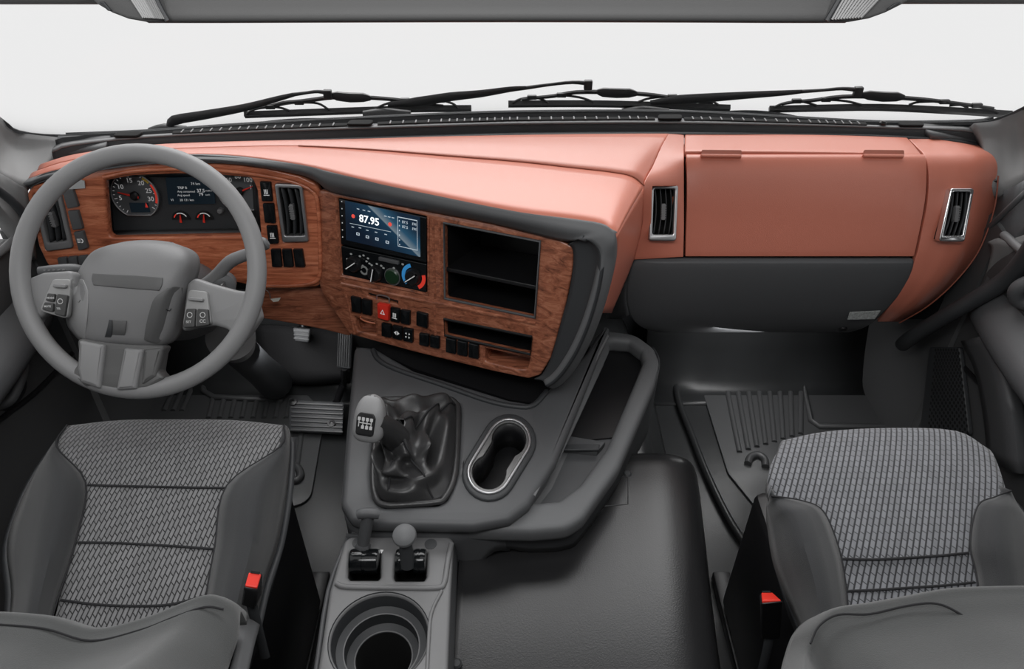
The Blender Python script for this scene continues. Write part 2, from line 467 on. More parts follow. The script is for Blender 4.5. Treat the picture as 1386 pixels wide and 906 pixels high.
struct(loft('trim_4', PRw, M['pillar'], nu=4, nv=4, thick=.03))
# dark lower pillar channel that meets the door
PL2 = [[(-70, 190, 1.26), (-14, 226, 1.385), (15, 243, 1.40), (38, 258, 1.41)], [(-70, 240, 1.23), (-14, 262, 1.34), (20, 285, 1.37), (44, 300, 1.40)], [(-70, 250, 1.22), (-12, 268, 1.32), (18, 305, 1.345), (50, 352, 1.36)]]
struct(loft('trim_5', [Ys(r) for r in PL2], M['pillar'], nu=3, nv=3, thick=.03))
struct(tube('trim_6', Ys([(-70, 222, 1.22), (-14, 250, 1.325), (20, 276, 1.355), (48, 312, 1.38)]), .009, M['dark'], sub=4))
PR2 = [[(1470, 150, 1.26), (1400, 232, 1.42), (1372, 252, 1.43), (1338, 268, 1.50)], [(1470, 230, 1.23), (1400, 275, 1.37), (1366, 305, 1.385), (1325, 330, 1.46)], [(1470, 260, 1.20), (1400, 300, 1.33), (1360, 340, 1.355), (1305, 372, 1.44)]]
struct(loft('trim_7', [Ys(r) for r in PR2], M['charcoal'], nu=3, nv=3, thick=.03))
struct(tube('trim_8', Ys([(1470, 215, 1.22), (1400, 252, 1.36), (1372, 276, 1.375), (1322, 325, 1.46)]), .006, M['charcoal'], sub=4))

# doors, with low belt line, armrest, pull and speaker
def door(nm, s):
    fr = Fr((s * 1.05, 0, 0), (-s, 0, 0)); sg = fr.x.y
    o = plate(nm, fr, [rr([(p[0] * sg, p[1]) for p in [(.10, .02), (1.36, .02), (1.38, .60), (1.375, .695), (1.28, .70), (1.18, .725), (.9, .80), (.10, .84)]], .03)], .06, M['door'], b=.008)
    struct(o)
    # window strip rubber on the belt line
    tube('window_rubber', [V((s * 1.046, y, z)) for y, z in ((1.37, .70), (1.28, .705), (1.18, .73), (.9, .805), (.12, .845))], .009, M['midgrey'], o)
    ar = [[V((s * 1.046, y, .50)), V((s * (1.046 - d), y, .515)), V((s * (1.046 - d), y, .555)), V((s * 1.046, y, .60))] for y, d in ((1.36, .004), (1.30, .03), (1.1, .055), (.8, .06), (.3, .06))]
    loft('armrest', ar, M['charcoal'], o, nu=4, nv=4)
    tube('groove', [V((s * 1.0485, y, z)) for y, z in ((1.36, .38), (1.2, .40), (1.0, .45), (.7, .47), (.3, .47))], .006, M['black'], o)
    pk = Fr((s * 1.05, 1.15, .47), (-s, 0, 0))
    plate('pocket', pk, [rr([(-.05, -.05), (.05, -.05), (.05, .04), (-.05, .04)], .04)], .004, M['black'], o, top=.002)
    tube('pull_handle', [V((s * x, y, z)) for x, y, z in ((1.05, 1.20, .49), (1.03, 1.185, .487), (1.025, 1.15, .475), (1.03, 1.115, .46), (1.05, 1.10, .455))], .011, M['charcoal'], o)
    return o
d1 = door('door_1', -1); d2 = door('door_2', 1)
# door mirrors' dark shapes are out of view; front quarter panes close the gap above the belt line
for nm, s in (('window_2', -1), ('window_3', 1)):
    fr = Fr((s * 1.07, 0, 0), (-s, 0, 0)); sg = fr.x.y
    struct(plate(nm, fr, [[(p[0] * sg, p[1]) for p in [(1.36, .69), (1.18, .72), (.9, .80), (.1, .84), (.1, 1.5), (1.15, 1.5), (1.34, .8)]]], .004, M['glass']))

# perforated kick panel ahead of the passenger door
kp = Fr((1.045, 0, 0), (-1, 0, 0))
kq = [(-p[0], p[1]) for p in ((1.33, .43), (1.13, .43), (1.13, .10), (1.36, .10))]
kpan = struct(plate('trim_9', kp, [rr([(a, b) for a, b in [kp.uv(1262, 470), kp.uv(1302, 470), kp.uv(1316, 590), kp.uv(1248, 590)]], .01)], .012, M['dark'], b=.003, top=.008))
bm = bmesh.new()
for i in range(26):
    for j in range(9):
        u = kp.uv(1264, 474)[0]; 
        p0 = bil([kp.uv(1266, 474, .009), kp.uv(1299, 474, .009), kp.uv(1313, 586, .009), kp.uv(1256, 586, .009)], (j + .5 * (i % 2)) / 9, i / 25)
        c = kp.w(p0[0], p0[1], .0085)
        r = bmesh.ops.create_circle(bm, cap_ends=True, segments=6, radius=.0042)
        bmesh.ops.transform(bm, verts=r['verts'], matrix=Matrix.Translation(c) @ Matrix.Rotation(R_(-90), 4, 'Y'))
pm = bpy.data.meshes.new('holes'); bm.to_mesh(pm); bm.free()
ho = link('grille_holes', pm, M['void'], kpan); ho['kind'] = 'stuff'
struct(loft('trim_15', [Ys([(1336, 328, 1.385), (1352, 322, 1.37), (1374, 322, 1.345), (1400, 312, 1.32)]), Ys([(1342, 340, 1.37), (1358, 335, 1.345), (1378, 336, 1.32), (1402, 330, 1.30)]), Ys([(1330, 388, 1.375), (1352, 384, 1.36), (1374, 384, 1.33), (1400, 384, 1.30)])], M['pillar'], nu=4, nv=4, thick=.01))
# grey B-shaped side lining next to the kick panel
struct(loft('trim_10', [[atx(1300, 462, 1.03), atx(1318, 500, 1.035), atx(1330, 560, 1.04), atx(1336, 620, 1.04)], [atx(1330, 455, 1.005), atx(1348, 500, 1.005), atx(1362, 560, 1.005), atx(1372, 640, 1.005)],
                        [atx(1360, 450, 1.04), atx(1376, 500, 1.04), atx(1390, 560, 1.04), atx(1400, 640, 1.04)]], M['charcoal'], nu=4, nv=4, thick=.01))

# ================================================================ DASHBOARD
dash = thing('dashboard', 'wide terracotta leather and wood trimmed truck dashboard under the windscreen', 'dashboard', (0, 1.45, .45))
FD = Fr(aty(243, 240, 1.42), (0, -.984, .178))
FP = Fr(aty(440, 262, 1.40), (-.398, -.894, .208))
L = M['leather']

# dark closed core so that nothing shows between the skins
loft('core', [[V((-1.0, 1.56, .76)), V((-.5, 1.62, .80)), V((.2, 1.62, .80)), V((.6, 1.60, .79)), V((.98, 1.56, .77))],
              [V((-1.0, 1.50, .60)), V((-.5, 1.50, .60)), V((.2, 1.50, .60)), V((.6, 1.47, .60)), V((.98, 1.48, .66))],
              [V((-.95, 1.56, .46)), V((-.5, 1.52, .44)), V((.2, 1.52, .42)), V((.6, 1.52, .42)), V((.85, 1.54, .50))]], M['void'], dash, nu=3, nv=3, thick=.05)

for s_ in (-1, 1): box('end_filler', (min(s_ * 1.055, s_ * .93), max(s_ * 1.055, s_ * .93), 1.47, 1.57, .40, .775), M['black'], dash)
# --- leather top, driver side and over the centre stack
hz = lambda l, z: [atz(p[0], p[1], z if not isinstance(z, (list, tuple)) else z[i]) for i, p in enumerate(l)]
back = [(62, 221), (110, 208), (200, 197), (300, 192.5), (420, 189.5), (500, 187.5), (610, 184.5), (720, 182.5), (800, 181.5), (865, 181), (890, 181), (905, 181)]
crease = [(50, 231), (98, 217), (200, 204), (300, 199.5), (404, 198), (500, 203), (600, 211), (700, 219), (773, 227), (826, 233), (855, 239), (872, 252)]
front = [(38, 242), (86, 228), (200, 212), (300, 209.5), (407, 223), (490, 243), (596, 266), (702, 287), (773, 296), (812, 302), (826, 309), (834, 320)]
zb = [.79, .82] + [.832] * 10
zc = [.795, .828, .846, .848, .847, .846, .845, .845, .845, .843, .838, .818]
zf = [.80, .83, .858, .858, .855, .852, .85, .85, .85, .85, .848, .838]
B_, C_, F_ = hz(back, zb), hz(crease, zc), hz(front, zf)
BC = [a.lerp(b, .5) + V((0, 0, .006)) for a, b in zip(B_, C_)]
CF = [a.lerp(b, .5) + V((0, 0, .004)) for a, b in zip(C_, F_)]
loft('top_pad', [B_, BC, C_], L, dash, nu=4, nv=4, thick=.012)
loft('stack_pad', [C_, CF, F_], L, dash, nu=4, nv=4, thick=.012)
tube('stitching', [p + V((0, 0, .001)) for p in C_[4:]], .0016, M['leather_seam'], dash, sub=6, seg=6)
# leather flank of the stack, running back to the passenger panel
fl = [Ys([(834, 316, 1.15), (833, 345, 1.155), (828, 380, 1.165), (816, 424, 1.175)]),
      Ys([(856, 272, 1.25), (852, 320, 1.255), (843, 365, 1.255), (822, 424, 1.24)]),
      Ys([(874, 254, 1.355), (869, 305, 1.365), (858, 352, 1.365), (828, 424, 1.31)])]
fl[0][0] = F_[-1]; fl[2][0] = C_[-1]; fl[1][0] = F_[-1].lerp(C_[-1], .5)
loft('stack_flank', fl, L, dash, nu=5, nv=5, thick=.012)

# --- grey hood strip along the top of the fascias, then round the right of the stack
sb = [FD.hit(36, 253, .02), FD.hit(75, 240, .02), FD.hit(200, 221, .02), FD.hit(300, 221, .02), FD.hit(411, 238, .02), FP.hit(490, 269, .012), FP.hit(589, 288, .012), FP.hit(667, 303, .012), FP.hit(759, 326, .012), FP.hit(775, 334, .012)]
ro = [F_[9], F_[10], F_[11]] + Ys([(835, 345, 1.155), (828, 380, 1.165), (816, 422, 1.175), (800, 462, 1.18), (780, 498, 1.17), (760, 520, 1.155), (748, 526, 1.15)])
ri = [FP.hit(*p, .004) for p in [(768, 332), (773, 334), (776, 343), (775, 366), (768, 405), (756, 448), (746, 483), (738, 500), (732, 508), (722, 513)]]
rm = [FP.hit(*p, .030) for p in [(788, 323), (803, 329), (812, 341), (813, 360), (807, 396), (795, 437), (780, 472), (764, 498), (750, 514), (738, 522)]]
rm2 = [a.lerp(b, .55) + V((.006, -.004, 0)) for a, b in zip(rm, ro)]
loft('stack_bezel', [ri, [a.lerp(b, .6) + V((.004, .006, 0)) for a, b in zip(ri, rm)], rm], M['dark'], dash, nu=4, nv=4, thick=.008)
st = F_[:5] + [F_[4].lerp(F_[5], .45) + V((0, -.004, 0))] + F_[5:10] + ro[1:]; si = sb[:5] + [FP.hit(447, 260, .014)] + sb[5:9] + rm
sm = [a.lerp(b, .45) + (V((0, -.014, .004)) if i < 10 else V((.006, -.006, 0))) for i, (a, b) in enumerate(zip(st, si))]
loft('hood_strip', [st, sm, si], M['grey'], dash, nu=4, nv=4, thick=.012)

# --- driver fascia in wood with openings
vl = [(43, 264), (80, 257), (97, 335), (61, 340)]
vr = [(372, 249), (409, 251), (417, 327), (382, 328)]
inst = [(141, 245), (180, 238), (240, 235.5), (290, 236.5), (341, 241), (348, 258), (353, 318), (147, 322)]
fas = [(36, 262), (44, 252), (75, 242), (130, 229), (200, 221), (300, 221), (359, 227), (405, 238), (428, 249), (436, 264), (440, 310), (440, 372), (432, 388), (400, 391), (350, 390), (250, 366), (66, 364), (52, 334)]
pplate('driver_fascia', FD, fas, .02, .022, M['wood'], dash, b=.005, top=.012,
       holes=[(inst, .012), (vl, .008), (vr, .008)])
# raised wooden brow over the instruments
tube('fascia_brow', [FD.hit(x, y, .016) for x, y in ((140, 240), (180, 232), (240, 229), (300, 231), (350, 237), (395, 246), (421, 258), (430, 275), (433, 330), (433, 370), (424, 383), (395, 387), (350, 387))], .0045, M['wood'], dash, sub=5, seg=8)
# knee panel in wood below it
FK = Fr(FD.w(0, 0, -.012), FD.n)
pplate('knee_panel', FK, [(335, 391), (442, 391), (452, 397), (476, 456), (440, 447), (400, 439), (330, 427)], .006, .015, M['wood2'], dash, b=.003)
pplate('paper_label', FD, [(64, 243), (90, 238), (114, 245), (115, 255), (64, 258)], .001, .002, M['label2'], dash, top=.0185)
# --- centre fascia in the darker wood copy
rad_o = [(457, 268), (578, 293.5), (578, 397), (463, 372)]
sto_o = [(601, 302), (731, 327), (724, 430), (602, 404)]
slot_o = [(601, 432), (720, 456), (718, 480), (602, 454)]
tray_o = [(656, 470), (719, 483), (713, 500), (700, 500), (656, 489)]
cub_o = [(478, 428), (510, 436), (510, 454), (484, 448)]
card_o = [(498, 397), (538, 408), (538, 412), (498, 401)]
stk = [(430, 256), (490, 269), (589, 288), (667, 303), (759, 326), (773, 333), (776, 343), (774, 368), (767, 404), (755, 450), (745, 485), (731, 508), (715, 513), (667, 503), (561, 477), (473, 453), (436, 398), (430, 380)]
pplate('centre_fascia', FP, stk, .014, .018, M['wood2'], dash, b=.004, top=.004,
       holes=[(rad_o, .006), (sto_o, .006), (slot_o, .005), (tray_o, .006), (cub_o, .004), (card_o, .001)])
# wooden ribs framing the openings
def rib(pts, r=.003, h=.004, nm='fascia_rib', m=None): tube(nm, [FP.hit(x, y, h) for x, y in pts], r, m or M['wood2'], dash, sub=1, seg=6)
rib([(586, 296), (589, 404)]); rib([(595, 299), (598, 404)])
rib([(455, 266), (461, 374), (580, 399), (580, 294)])
rib([(468, 398), (480, 452)]); rib([(652, 470), (652, 494)])
rib([(588, 408), (590, 470)])
rib([(462, 384), (580, 409), (600, 412), (725, 438)], .004)

# openings behind the centre fascia: boxes with real depth
def recess(nm, fr, q, d, m, wall=.003, top=0):
    """open-fronted box behind a quad of plane points"""
    bm = bmesh.new()
    f = [bm.verts.new(fr.w(p[0], p[1], top)) for p in q]; k = [bm.verts.new(fr.w(p[0], p[1], top - d)) for p in q]
    for i in range(4): bm.faces.new((f[i], f[(i + 1) % 4], k[(i + 1) % 4], k[i]))
    bm.faces.new(k)
    me = bpy.data.meshes.new(nm); 
    bm.normal_update()
    bm.to_mesh(me); bm.free()
    o = link(nm, me, m, dash)
    md = o.modifiers.new('s', 'SOLIDIFY'); md.thickness = wall; md.offset = 0
    return o
sq = FP.q(sto_o)
sto = recess('storage_bin', FP, [bil(sq, a, b) for a, b in ((.0, .0), (1, 0), (1, 1), (0, 1))], .17, M['black'])
tube('bin_lip', [FP.hit(*p, .005) for p in sto_o], .003, M['charcoal'], dash, sub=1, seg=6, closed=True)
shq = sub(sq, .0, 1, .585, .64)
shelf = plate('shelf', FP, [shq], .16, M['black'], dash, b=.002, top=-.004)
sl = FP.q(slot_o)
recess('din_slot', FP, sl, .10, M['black'])
tube('slot_lip', [FP.hit(*p, .005) for p in slot_o], .0028, M['black'], dash, sub=1, seg=6, closed=True)
recess('coin_tray', FP, FP.q([(656, 470), (719, 483), (715, 501), (656, 489)]), .05, M['wood2'])
recess('cubby', FP, FP.q(cub_o), .03, M['wood2'])
recess('card_slot', FP, FP.q(card_o), .03, M['void'])
tube('card_slot_loop', [FP.hit(*p, .006) for p in ((510, 405), (511, 400), (518, 400), (526, 403), (527, 409))], .0016, M['satin'], dash, sub=4, seg=6)
tube('cubby_clip', [FP.hit(*p, .006) for p in ((488, 428), (489, 432), (498, 436), (508, 438))], .002, M['wood'], dash, sub=4, seg=6)

# switches: a bevelled rocker each
def switch(fr, q, m=None, label=None, top=.011, icon=None, r=.0022):
    o = plate('switch', fr, [rr(fr.q(q, top), r, 3)], .016, m or M['gloss'], dash, b=.002, top=top, res=1)
    if label: o['label'] = label
    if icon:
        uv = fr.q(q, top); c = bil(uv, .5, .5)
        icon(o, fr, c, top + .0004)
    return o
def split(q, n, gap=.06):
    return [[(bil(q, i / n + gap / n, 0)), bil(q, (i + 1) / n - gap / n, 0), bil(q, (i + 1) / n - gap / n, 1), bil(q, i / n + gap / n, 1)] for i in range(n)]
def ic_tri(o, fr, c, h):
    pts = [(c[0] - .006, c[1] - .005), (c[0] + .006, c[1] - .005), (c[0], c[1] + .006)]
    inn = [(c[0] - .0034, c[1] - .0036), (c[0] + .0034, c[1] - .0036), (c[0], c[1] + .0032)]
    plate('warning_triangle', fr, [pts, inn], .0005, M['white'], o, top=h)
def ic_lines(o, fr, c, h):
    ms = [plate_mesh(fr, [[(c[0] - .004 + k * .003, c[1] - .005), (c[0] - .0025 + k * .003, c[1] - .005), (c[0] - .0025 + k * .003, c[1] + .005), (c[0] - .004 + k * .003, c[1] + .005)]], .0005, top=h) for k in range(3)]
    ms.append(plate_mesh(fr, [rr([(c[0] - .006, c[1] - .008), (c[0] + .006, c[1] - .008), (c[0] + .006, c[1] - .0065), (c[0] - .006, c[1] - .0065)], 0)], .0005, top=h))
    link('symbol', join(ms), M['white'], o)
def ic_arrows(o, fr, c, h):
    ms = [plate_mesh(fr, [[(c[0] + s * .001, c[1] - .005), (c[0] + s * .001, c[1] + .005), (c[0] + s * .007, c[1])]], .0005, top=h) for s in (-1, 1)]
    link('symbol', join(ms), M['white'], o)
def ic_cross(o, fr, c, h):
    ms = [plate_mesh(fr, [[(c[0] + sx * .002, c[1] + sy * .002), (c[0] + sx * .006, c[1] + sy * .0035), (c[0] + sx * .0035, c[1] + sy * .007)]], .0005, top=h) for sx in (-1, 1) for sy in (-1, 1)]
    link('symbol', join(ms), M['white'], o)
def ic_lamp(o, fr, c, h):
    a = [(c[0] + .001 + .005 * math.cos(t), c[1] + .005 * math.sin(t)) for t in [R_(-90 + k * 18) for k in range(11)]]
    b = [(c[0] + .001 + .0032 * math.cos(t), c[1] + .0035 * math.sin(t)) for t in [R_(-90 + k * 18) for k in range(11)]]
    ms = [plate_mesh(fr, [a, b], .0005, top=h)]
    for k in (-1, 0, 1): ms.append(plate_mesh(fr, [[(c[0] - .007, c[1] + k * .0035 - .0007), (c[0] - .001, c[1] + k * .0035 - .0007), (c[0] - .001, c[1] + k * .0035 + .0007), (c[0] - .007, c[1] + k * .0035 + .0007)]], .0005, top=h))
    link('symbol', join(ms), M['white'], o)
for q in split([(473, 401), (503, 408), (503, 428), (475, 422)], 2): switch(FP, q)
switch(FP, [(510, 411), (525, 414), (525, 435), (511, 431)], M['red'], 'red hazard switch with white triangle', icon=ic_tri, top=.014)
q2 = split([(527, 416), (555, 422), (555, 441), (527, 435)], 2); switch(FP, q2[0], icon=ic_lines); switch(FP, q2[1])
switch(FP, [(563, 422), (578, 426), (578, 445), (563, 441)])
q3 = split([(515, 437), (559, 447), (559, 465), (515, 455)], 3); switch(FP, q3[0]); switch(FP, q3[1], icon=ic_arrows); switch(FP, q3[2], icon=ic_cross)
for q in split([(566, 451), (595, 457), (595, 473), (566, 467)], 2): switch(FP, q)
for q in split([(602, 457.5), (648, 468), (648, 487), (602, 477)], 3): switch(FP, q)
# driver fascia switches
for k, q in enumerate([[(83, 258), (98, 256), (106, 280), (91, 283)], [(91, 286), (105, 285), (112, 310), (98, 312)], [(99, 315), (112, 313), (119, 336), (106, 340)]]):
    switch(FD, q, M['charcoal'], icon=ic_lamp if k == 2 else None, top=.02)
for q in split([(76, 350), (118, 346), (120, 362), (79, 364)], 3): switch(FD, q, M['charcoal'], top=.02)
for k, q in enumerate([[(351, 246), (366, 247), (369, 273), (354, 273)], [(355, 276), (370, 276), (373, 303), (358, 302)], [(360, 306), (374, 306), (377, 330), (363, 331)]]):
    switch(FD, q, top=.02, icon=(ic_lines, None, ic_lines)[k])
for q in split([(365, 338), (410, 338), (414, 362), (367, 362)], 3): switch(FD, q, top=.02)
switch(FD, [(352, 345), (358, 345), (359, 368), (353, 368)], top=.018)

# --- passenger side leather
def col(px_list, prof, dx=0): return [[aty(px, py, y) for px, (py, y) in zip(pl, prof)] for pl in px_list]
PROF = [(207, 1.475), (214, 1.456), (236, 1.430), (270, 1.407), (310, 1.387), (348, 1.368)]
def face(nm, lefts, rights, prof, m, n=4, par=None, thick=.014, bev=.004):
    rows = []
    for (py, y), l, r in zip(prof, lefts, rights):
        rows.append([aty(l + (r - l) * k / n, py, y) for k in range(n + 1)])
    return loft(nm, rows, m, par or dash, nu=3, nv=4, thick=thick, bev=bev)
# roll of the top above the lid: from the demister strip to the lid gap
tr = [[aty(x, y, yy) for x, y, yy in [(927, 181.5, 1.60), (1010, 181.5, 1.60), (1100, 182, 1.59), (1180, 184, 1.58), (1228, 186, 1.575)]]]
tr.append([aty(x, y, yy) for x, y, yy in [(927, 194, 1.535), (1010, 194, 1.535), (1100, 194.5, 1.53), (1180, 196, 1.525), (1238, 197, 1.52)]])
tr.append([aty(x, y, yy) for x, y, yy in [(927, 205, 1.48), (1010, 205, 1.48), (1100, 206, 1.48), (1180, 207.5, 1.475), (1249, 211, 1.47)]])
loft('upper_pad', tr, L, dash, nu=3, nv=4, thick=.014, bev=.003)
PV = [(186, 1.58), (200, 1.52), (216, 1.46), (240, 1.428), (275, 1.405), (312, 1.386), (348, 1.368)]
Lp = [B_[11], B_[11].lerp(C_[11], .3) + V((0, 0, .008)), B_[11].lerp(C_[11], .66) + V((0, 0, .006)), C_[11], fl[2][1], fl[2][2]]
Rp = Ys([(926, 182, 1.60), (926, 200, 1.52), (926, 217, 1.458), (926, 252, 1.42), (926, 305, 1.39), (925, 348, 1.368)])
vp = loft('vent_pad', [[l.lerp(r, k / 3) + (r - l).cross(V((1, 0, 0))) * 0 for k in range(4)] for l, r in zip(Lp, Rp)], L, dash, nu=8, nv=10, thick=.012, bev=.003)
cut(vp, [(881, 250.5), (918.5, 250.5), (915.5, 326.5), (878, 326)])
lid = face('glovebox_lid', [929, 929.5, 930, 930, 929, 928], [1250, 1253, 1254, 1252, 1245, 1237], [(209, 1.472), (214, 1.456), (236, 1.432), (270, 1.409), (310, 1.389), (347, 1.370)], L)
lid['label'] = 'wide leather storage lid with two latches'
FL = Fr(aty(1090, 214, 1.462), (0, -.55, .83))
for a, b in ((950, 1004), (1170, 1224)):
    # finger recess and latch bar
    pplate('latch_recess', FL, [(a, 202.5), (b, 203), (b, 209.5), (a, 209)], .003, .006, M['leather_seam'], lid, b=.001, top=.003)
    pplate('latch', FL, [(a - 2, 208), (b, 208.5), (b, 212.5), (a, 212)], .002, .009, L, lid, b=.002, top=.012)
PE = [(188, 1.575), (198, 1.53), (212, 1.475), (238, 1.440), (275, 1.412), (312, 1.392), (348, 1.372), (385, 1.362), (415, 1.372), (436, 1.40)]
el = [1230, 1240, 1252, 1257, 1255, 1248, 1240, 1224, 1204, 1188]
er = [1290, 1330, 1348, 1355, 1351, 1340, 1322, 1290, 1254, 1216]
rows = []
for (py, y), l, r in zip(PE, el, er):
    rows.append([aty(l + (r - l) * k / 4, py, y + (.0, .0, .0, .012, .06)[k]) for k in range(5)])
ep = loft('end_pad', rows, L, dash, nu=12, nv=10, thick=.014, bev=.003)
cut(ep, [(1287, 255), (1319.5, 255), (1306, 327.5), (1271, 327)])
tube('stitching', [r[4].lerp(r[3], .38) + V((0, -.012, .006)) for r in rows[3:]], .0016, M['leather_seam'], dash, sub=5, seg=6)
# grey lower glovebox door
gl = face('lower_glovebox', [859, 853, 847, 851, 866, 890], [1238.5, 1236, 1222, 1196, 1174, 1150], [(350.5, 1.368), (366, 1.362), (395, 1.362), (425, 1.372), (443, 1.392), (451, 1.425)], M['charcoal'], thick=.02, bev=.006)
gl['label'] = 'charcoal lower glovebox front'
loft('lower_end', [Ys([(858, 352, 1.37), (846, 395, 1.364), (849, 428, 1.372)]), Ys([(847, 356, 1.40), (834, 398, 1.40), (838, 432, 1.41)]), Ys([(836, 358, 1.48), (822, 400, 1.48), (820, 432, 1.48)])], M['charcoal'], dash, nu=4, nv=4, thick=.01)
FG = Fr(aty(1165, 428, 1.372), (0, -.9, -.2))
pplate('sticker', FG, [(1150, 423), (1192, 421), (1184, 432), (1147, 433)], .001, .001, M['label'], gl, top=.007)
lathe('lock', aty(1141, 446, 1.395), (0, -.8, -.5), [(.010, -.01), (.010, .002), (.007, .004)], M['black'], gl, 16)

# --- demister strip under the windscreen
lo = [(70, 223), (100, 210), (200, 196.5), (330, 191), (430, 188.5), (600, 184.5), (700, 182), (850, 180.5), (960, 180.5), (1100, 181), (1200, 183), (1290, 189), (1338, 199)]
hi = [(78, 190), (100, 187), (200, 181.5), (310, 174), (430, 167), (600, 158.5), (700, 155.5), (850, 154.5), (960, 156.5), (1100, 164.5), (1200, 169.5), (1318, 168), (1335, 172)]
lo3 = hz(lo, [.795, .818] + [.83] * 9 + [.825, .80])
hi3 = [V((p.x, p.y, p.z)) for p in hz(hi, .828)]
r1 = [a.lerp(b, .22) + V((0, 0, -.006)) for a, b in zip(lo3, hi3)]
r2 = [a.lerp(b, .30) + V((0, 0, .008)) for a, b in zip(lo3, hi3)]
r3 = [a.lerp(b, .62) + V((0, 0, .008)) for a, b in zip(lo3, hi3)]
r4 = [a.lerp(b, .74) + V((0, 0, -.004)) for a, b in zip(lo3, hi3)]
r5 = [a.lerp(b, .84) + V((0, 0, .010)) for a, b in zip(lo3, hi3)]
loft('demister_strip', [lo3, r1, r2, r3, r4, r5, hi3], M['dark'], dash, nu=3, nv=2, thick=.01)
loft('demister_ledge', [[a + V((0, 0, .0035)) for a in r2], [a.lerp(b, .5) + V((0, 0, .004)) for a, b in zip(r2, r3)]], M['midgrey'], dash, nu=3, nv=2, thick=.003)
# end caps of the strip by the pillars
for nm, pts in (('strip_end', [(72, 214, .80), (140, 203, .832), (150, 186, .832), (80, 187, .825)]), ('strip_end', [(1262, 186, .832), (1336, 196, .80), (1322, 169, .825), (1240, 170, .832)])):
    loft(nm, [[atz(*pts[0]) + V((0, 0, .006)), atz(*pts[1]) + V((0, 0, .004))], [atz(*pts[3]) + V((0, 0, .006)), atz(*pts[2]) + V((0, 0, .004))]], M['charcoal'], dash, nu=3, nv=3, thick=.01)
def along(f):
    """point on the ledge for a picture-space fraction 0..1 along the strip"""
    n = len(r2) - 1; t = f * n; i = min(int(t), n - 1); a = t - i
    return r2[i].lerp(r2[i + 1], a).lerp(r3[i].lerp(r3[i + 1], a), .55)
def fx(px):
    best = min(range(601), key=lambda k: abs((lambda p: 693 + FPX * (p - EYE).x / (p - EYE).dot(AX))(along(k / 600)) - px)); return best / 600
FT = Fr((0, 1.65, .843), (0, 0, 1), (0, 1, 0))
for x0, x1 in ((235, 470), (510, 885), (925, 1172)):
    a, b = fx(x0), fx(x1); n = 14
    ms, fn = [], []
    path = [along(a + (b - a) * k / n) + V((0, 0, .0055)) for k in range(n + 1)]
    me = tube_mesh(path, .0085, seg=6, sub=1, flat=.25)
    gr = link('demister_grille', me, M['void'], dash)
    nb = max(6, int((x1 - x0) / 13))
    for k in range(1, nb):
        c = along(a + (b - a) * k / nb) + V((0, 0, .0075))
        fn.append(box_mesh(c.x - .0015, c.x + .0015, c.y - .008, c.y + .008, c.z - .001, c.z + .001))
    link('grille_fins', join(fn), M['midgrey'], gr)['kind'] = 'stuff'
for x in (175, 489, 906, 1231):
    c = along(fx(x)) + V((0, 0, .003))
    pts = [(c.x - FT.o.x + dx, c.y - FT.o.y + dy) for dx, dy in ((-.030, -.013), (.026, -.013), (.032, .013), (-.024, .013))]
    plate('tweeter_grille', Fr((0, 1.65, c.z + .004), (0, 0, 1), (0, 1, 0)), [rr(pts, .009)], .006, M['void'], dash, b=.002, top=.004)
c = along(fx(1193)) + V((0, 0, .006)); lathe('sun_sensor', c, (0, 0, 1), [(.008, 0), (.008, .004), (.004, .008)], M['black'], dash, 16)
# cowl ribs seen through the glass
cw = [[p + V((0, .012, -.004)) for p in gb[3:15]], [p + V((0, .07, -.05)) for p in gb[3:15]], [p + V((0, .16, -.12)) for p in gb[3:15]]]
cowl = struct(loft('trim_13', cw, M['dark'], nu=3, nv=2, thick=.01))
for a, b, zz in ((322, 462, .03), (975, 1082, .03)):
    m_ = [aty(a + (b - a) * k / 6, (172 - 10 * k / 6) if a < 500 else (153 + 6 * k / 6), 1.81) for k in range(7)]
    rows = [[p + V((0, 0, -.03)) for p in m_], [p + V((0, .0, .012 * math.sin(math.pi * min(1, max(.12, k / 6 * .8 + .12))))) for k, p in enumerate(m_)], [p + V((0, .05, -.03)) for p in m_]]
    loft('cowl_hump', rows, M['dark'], cowl, nu=3, nv=3, thick=.004)
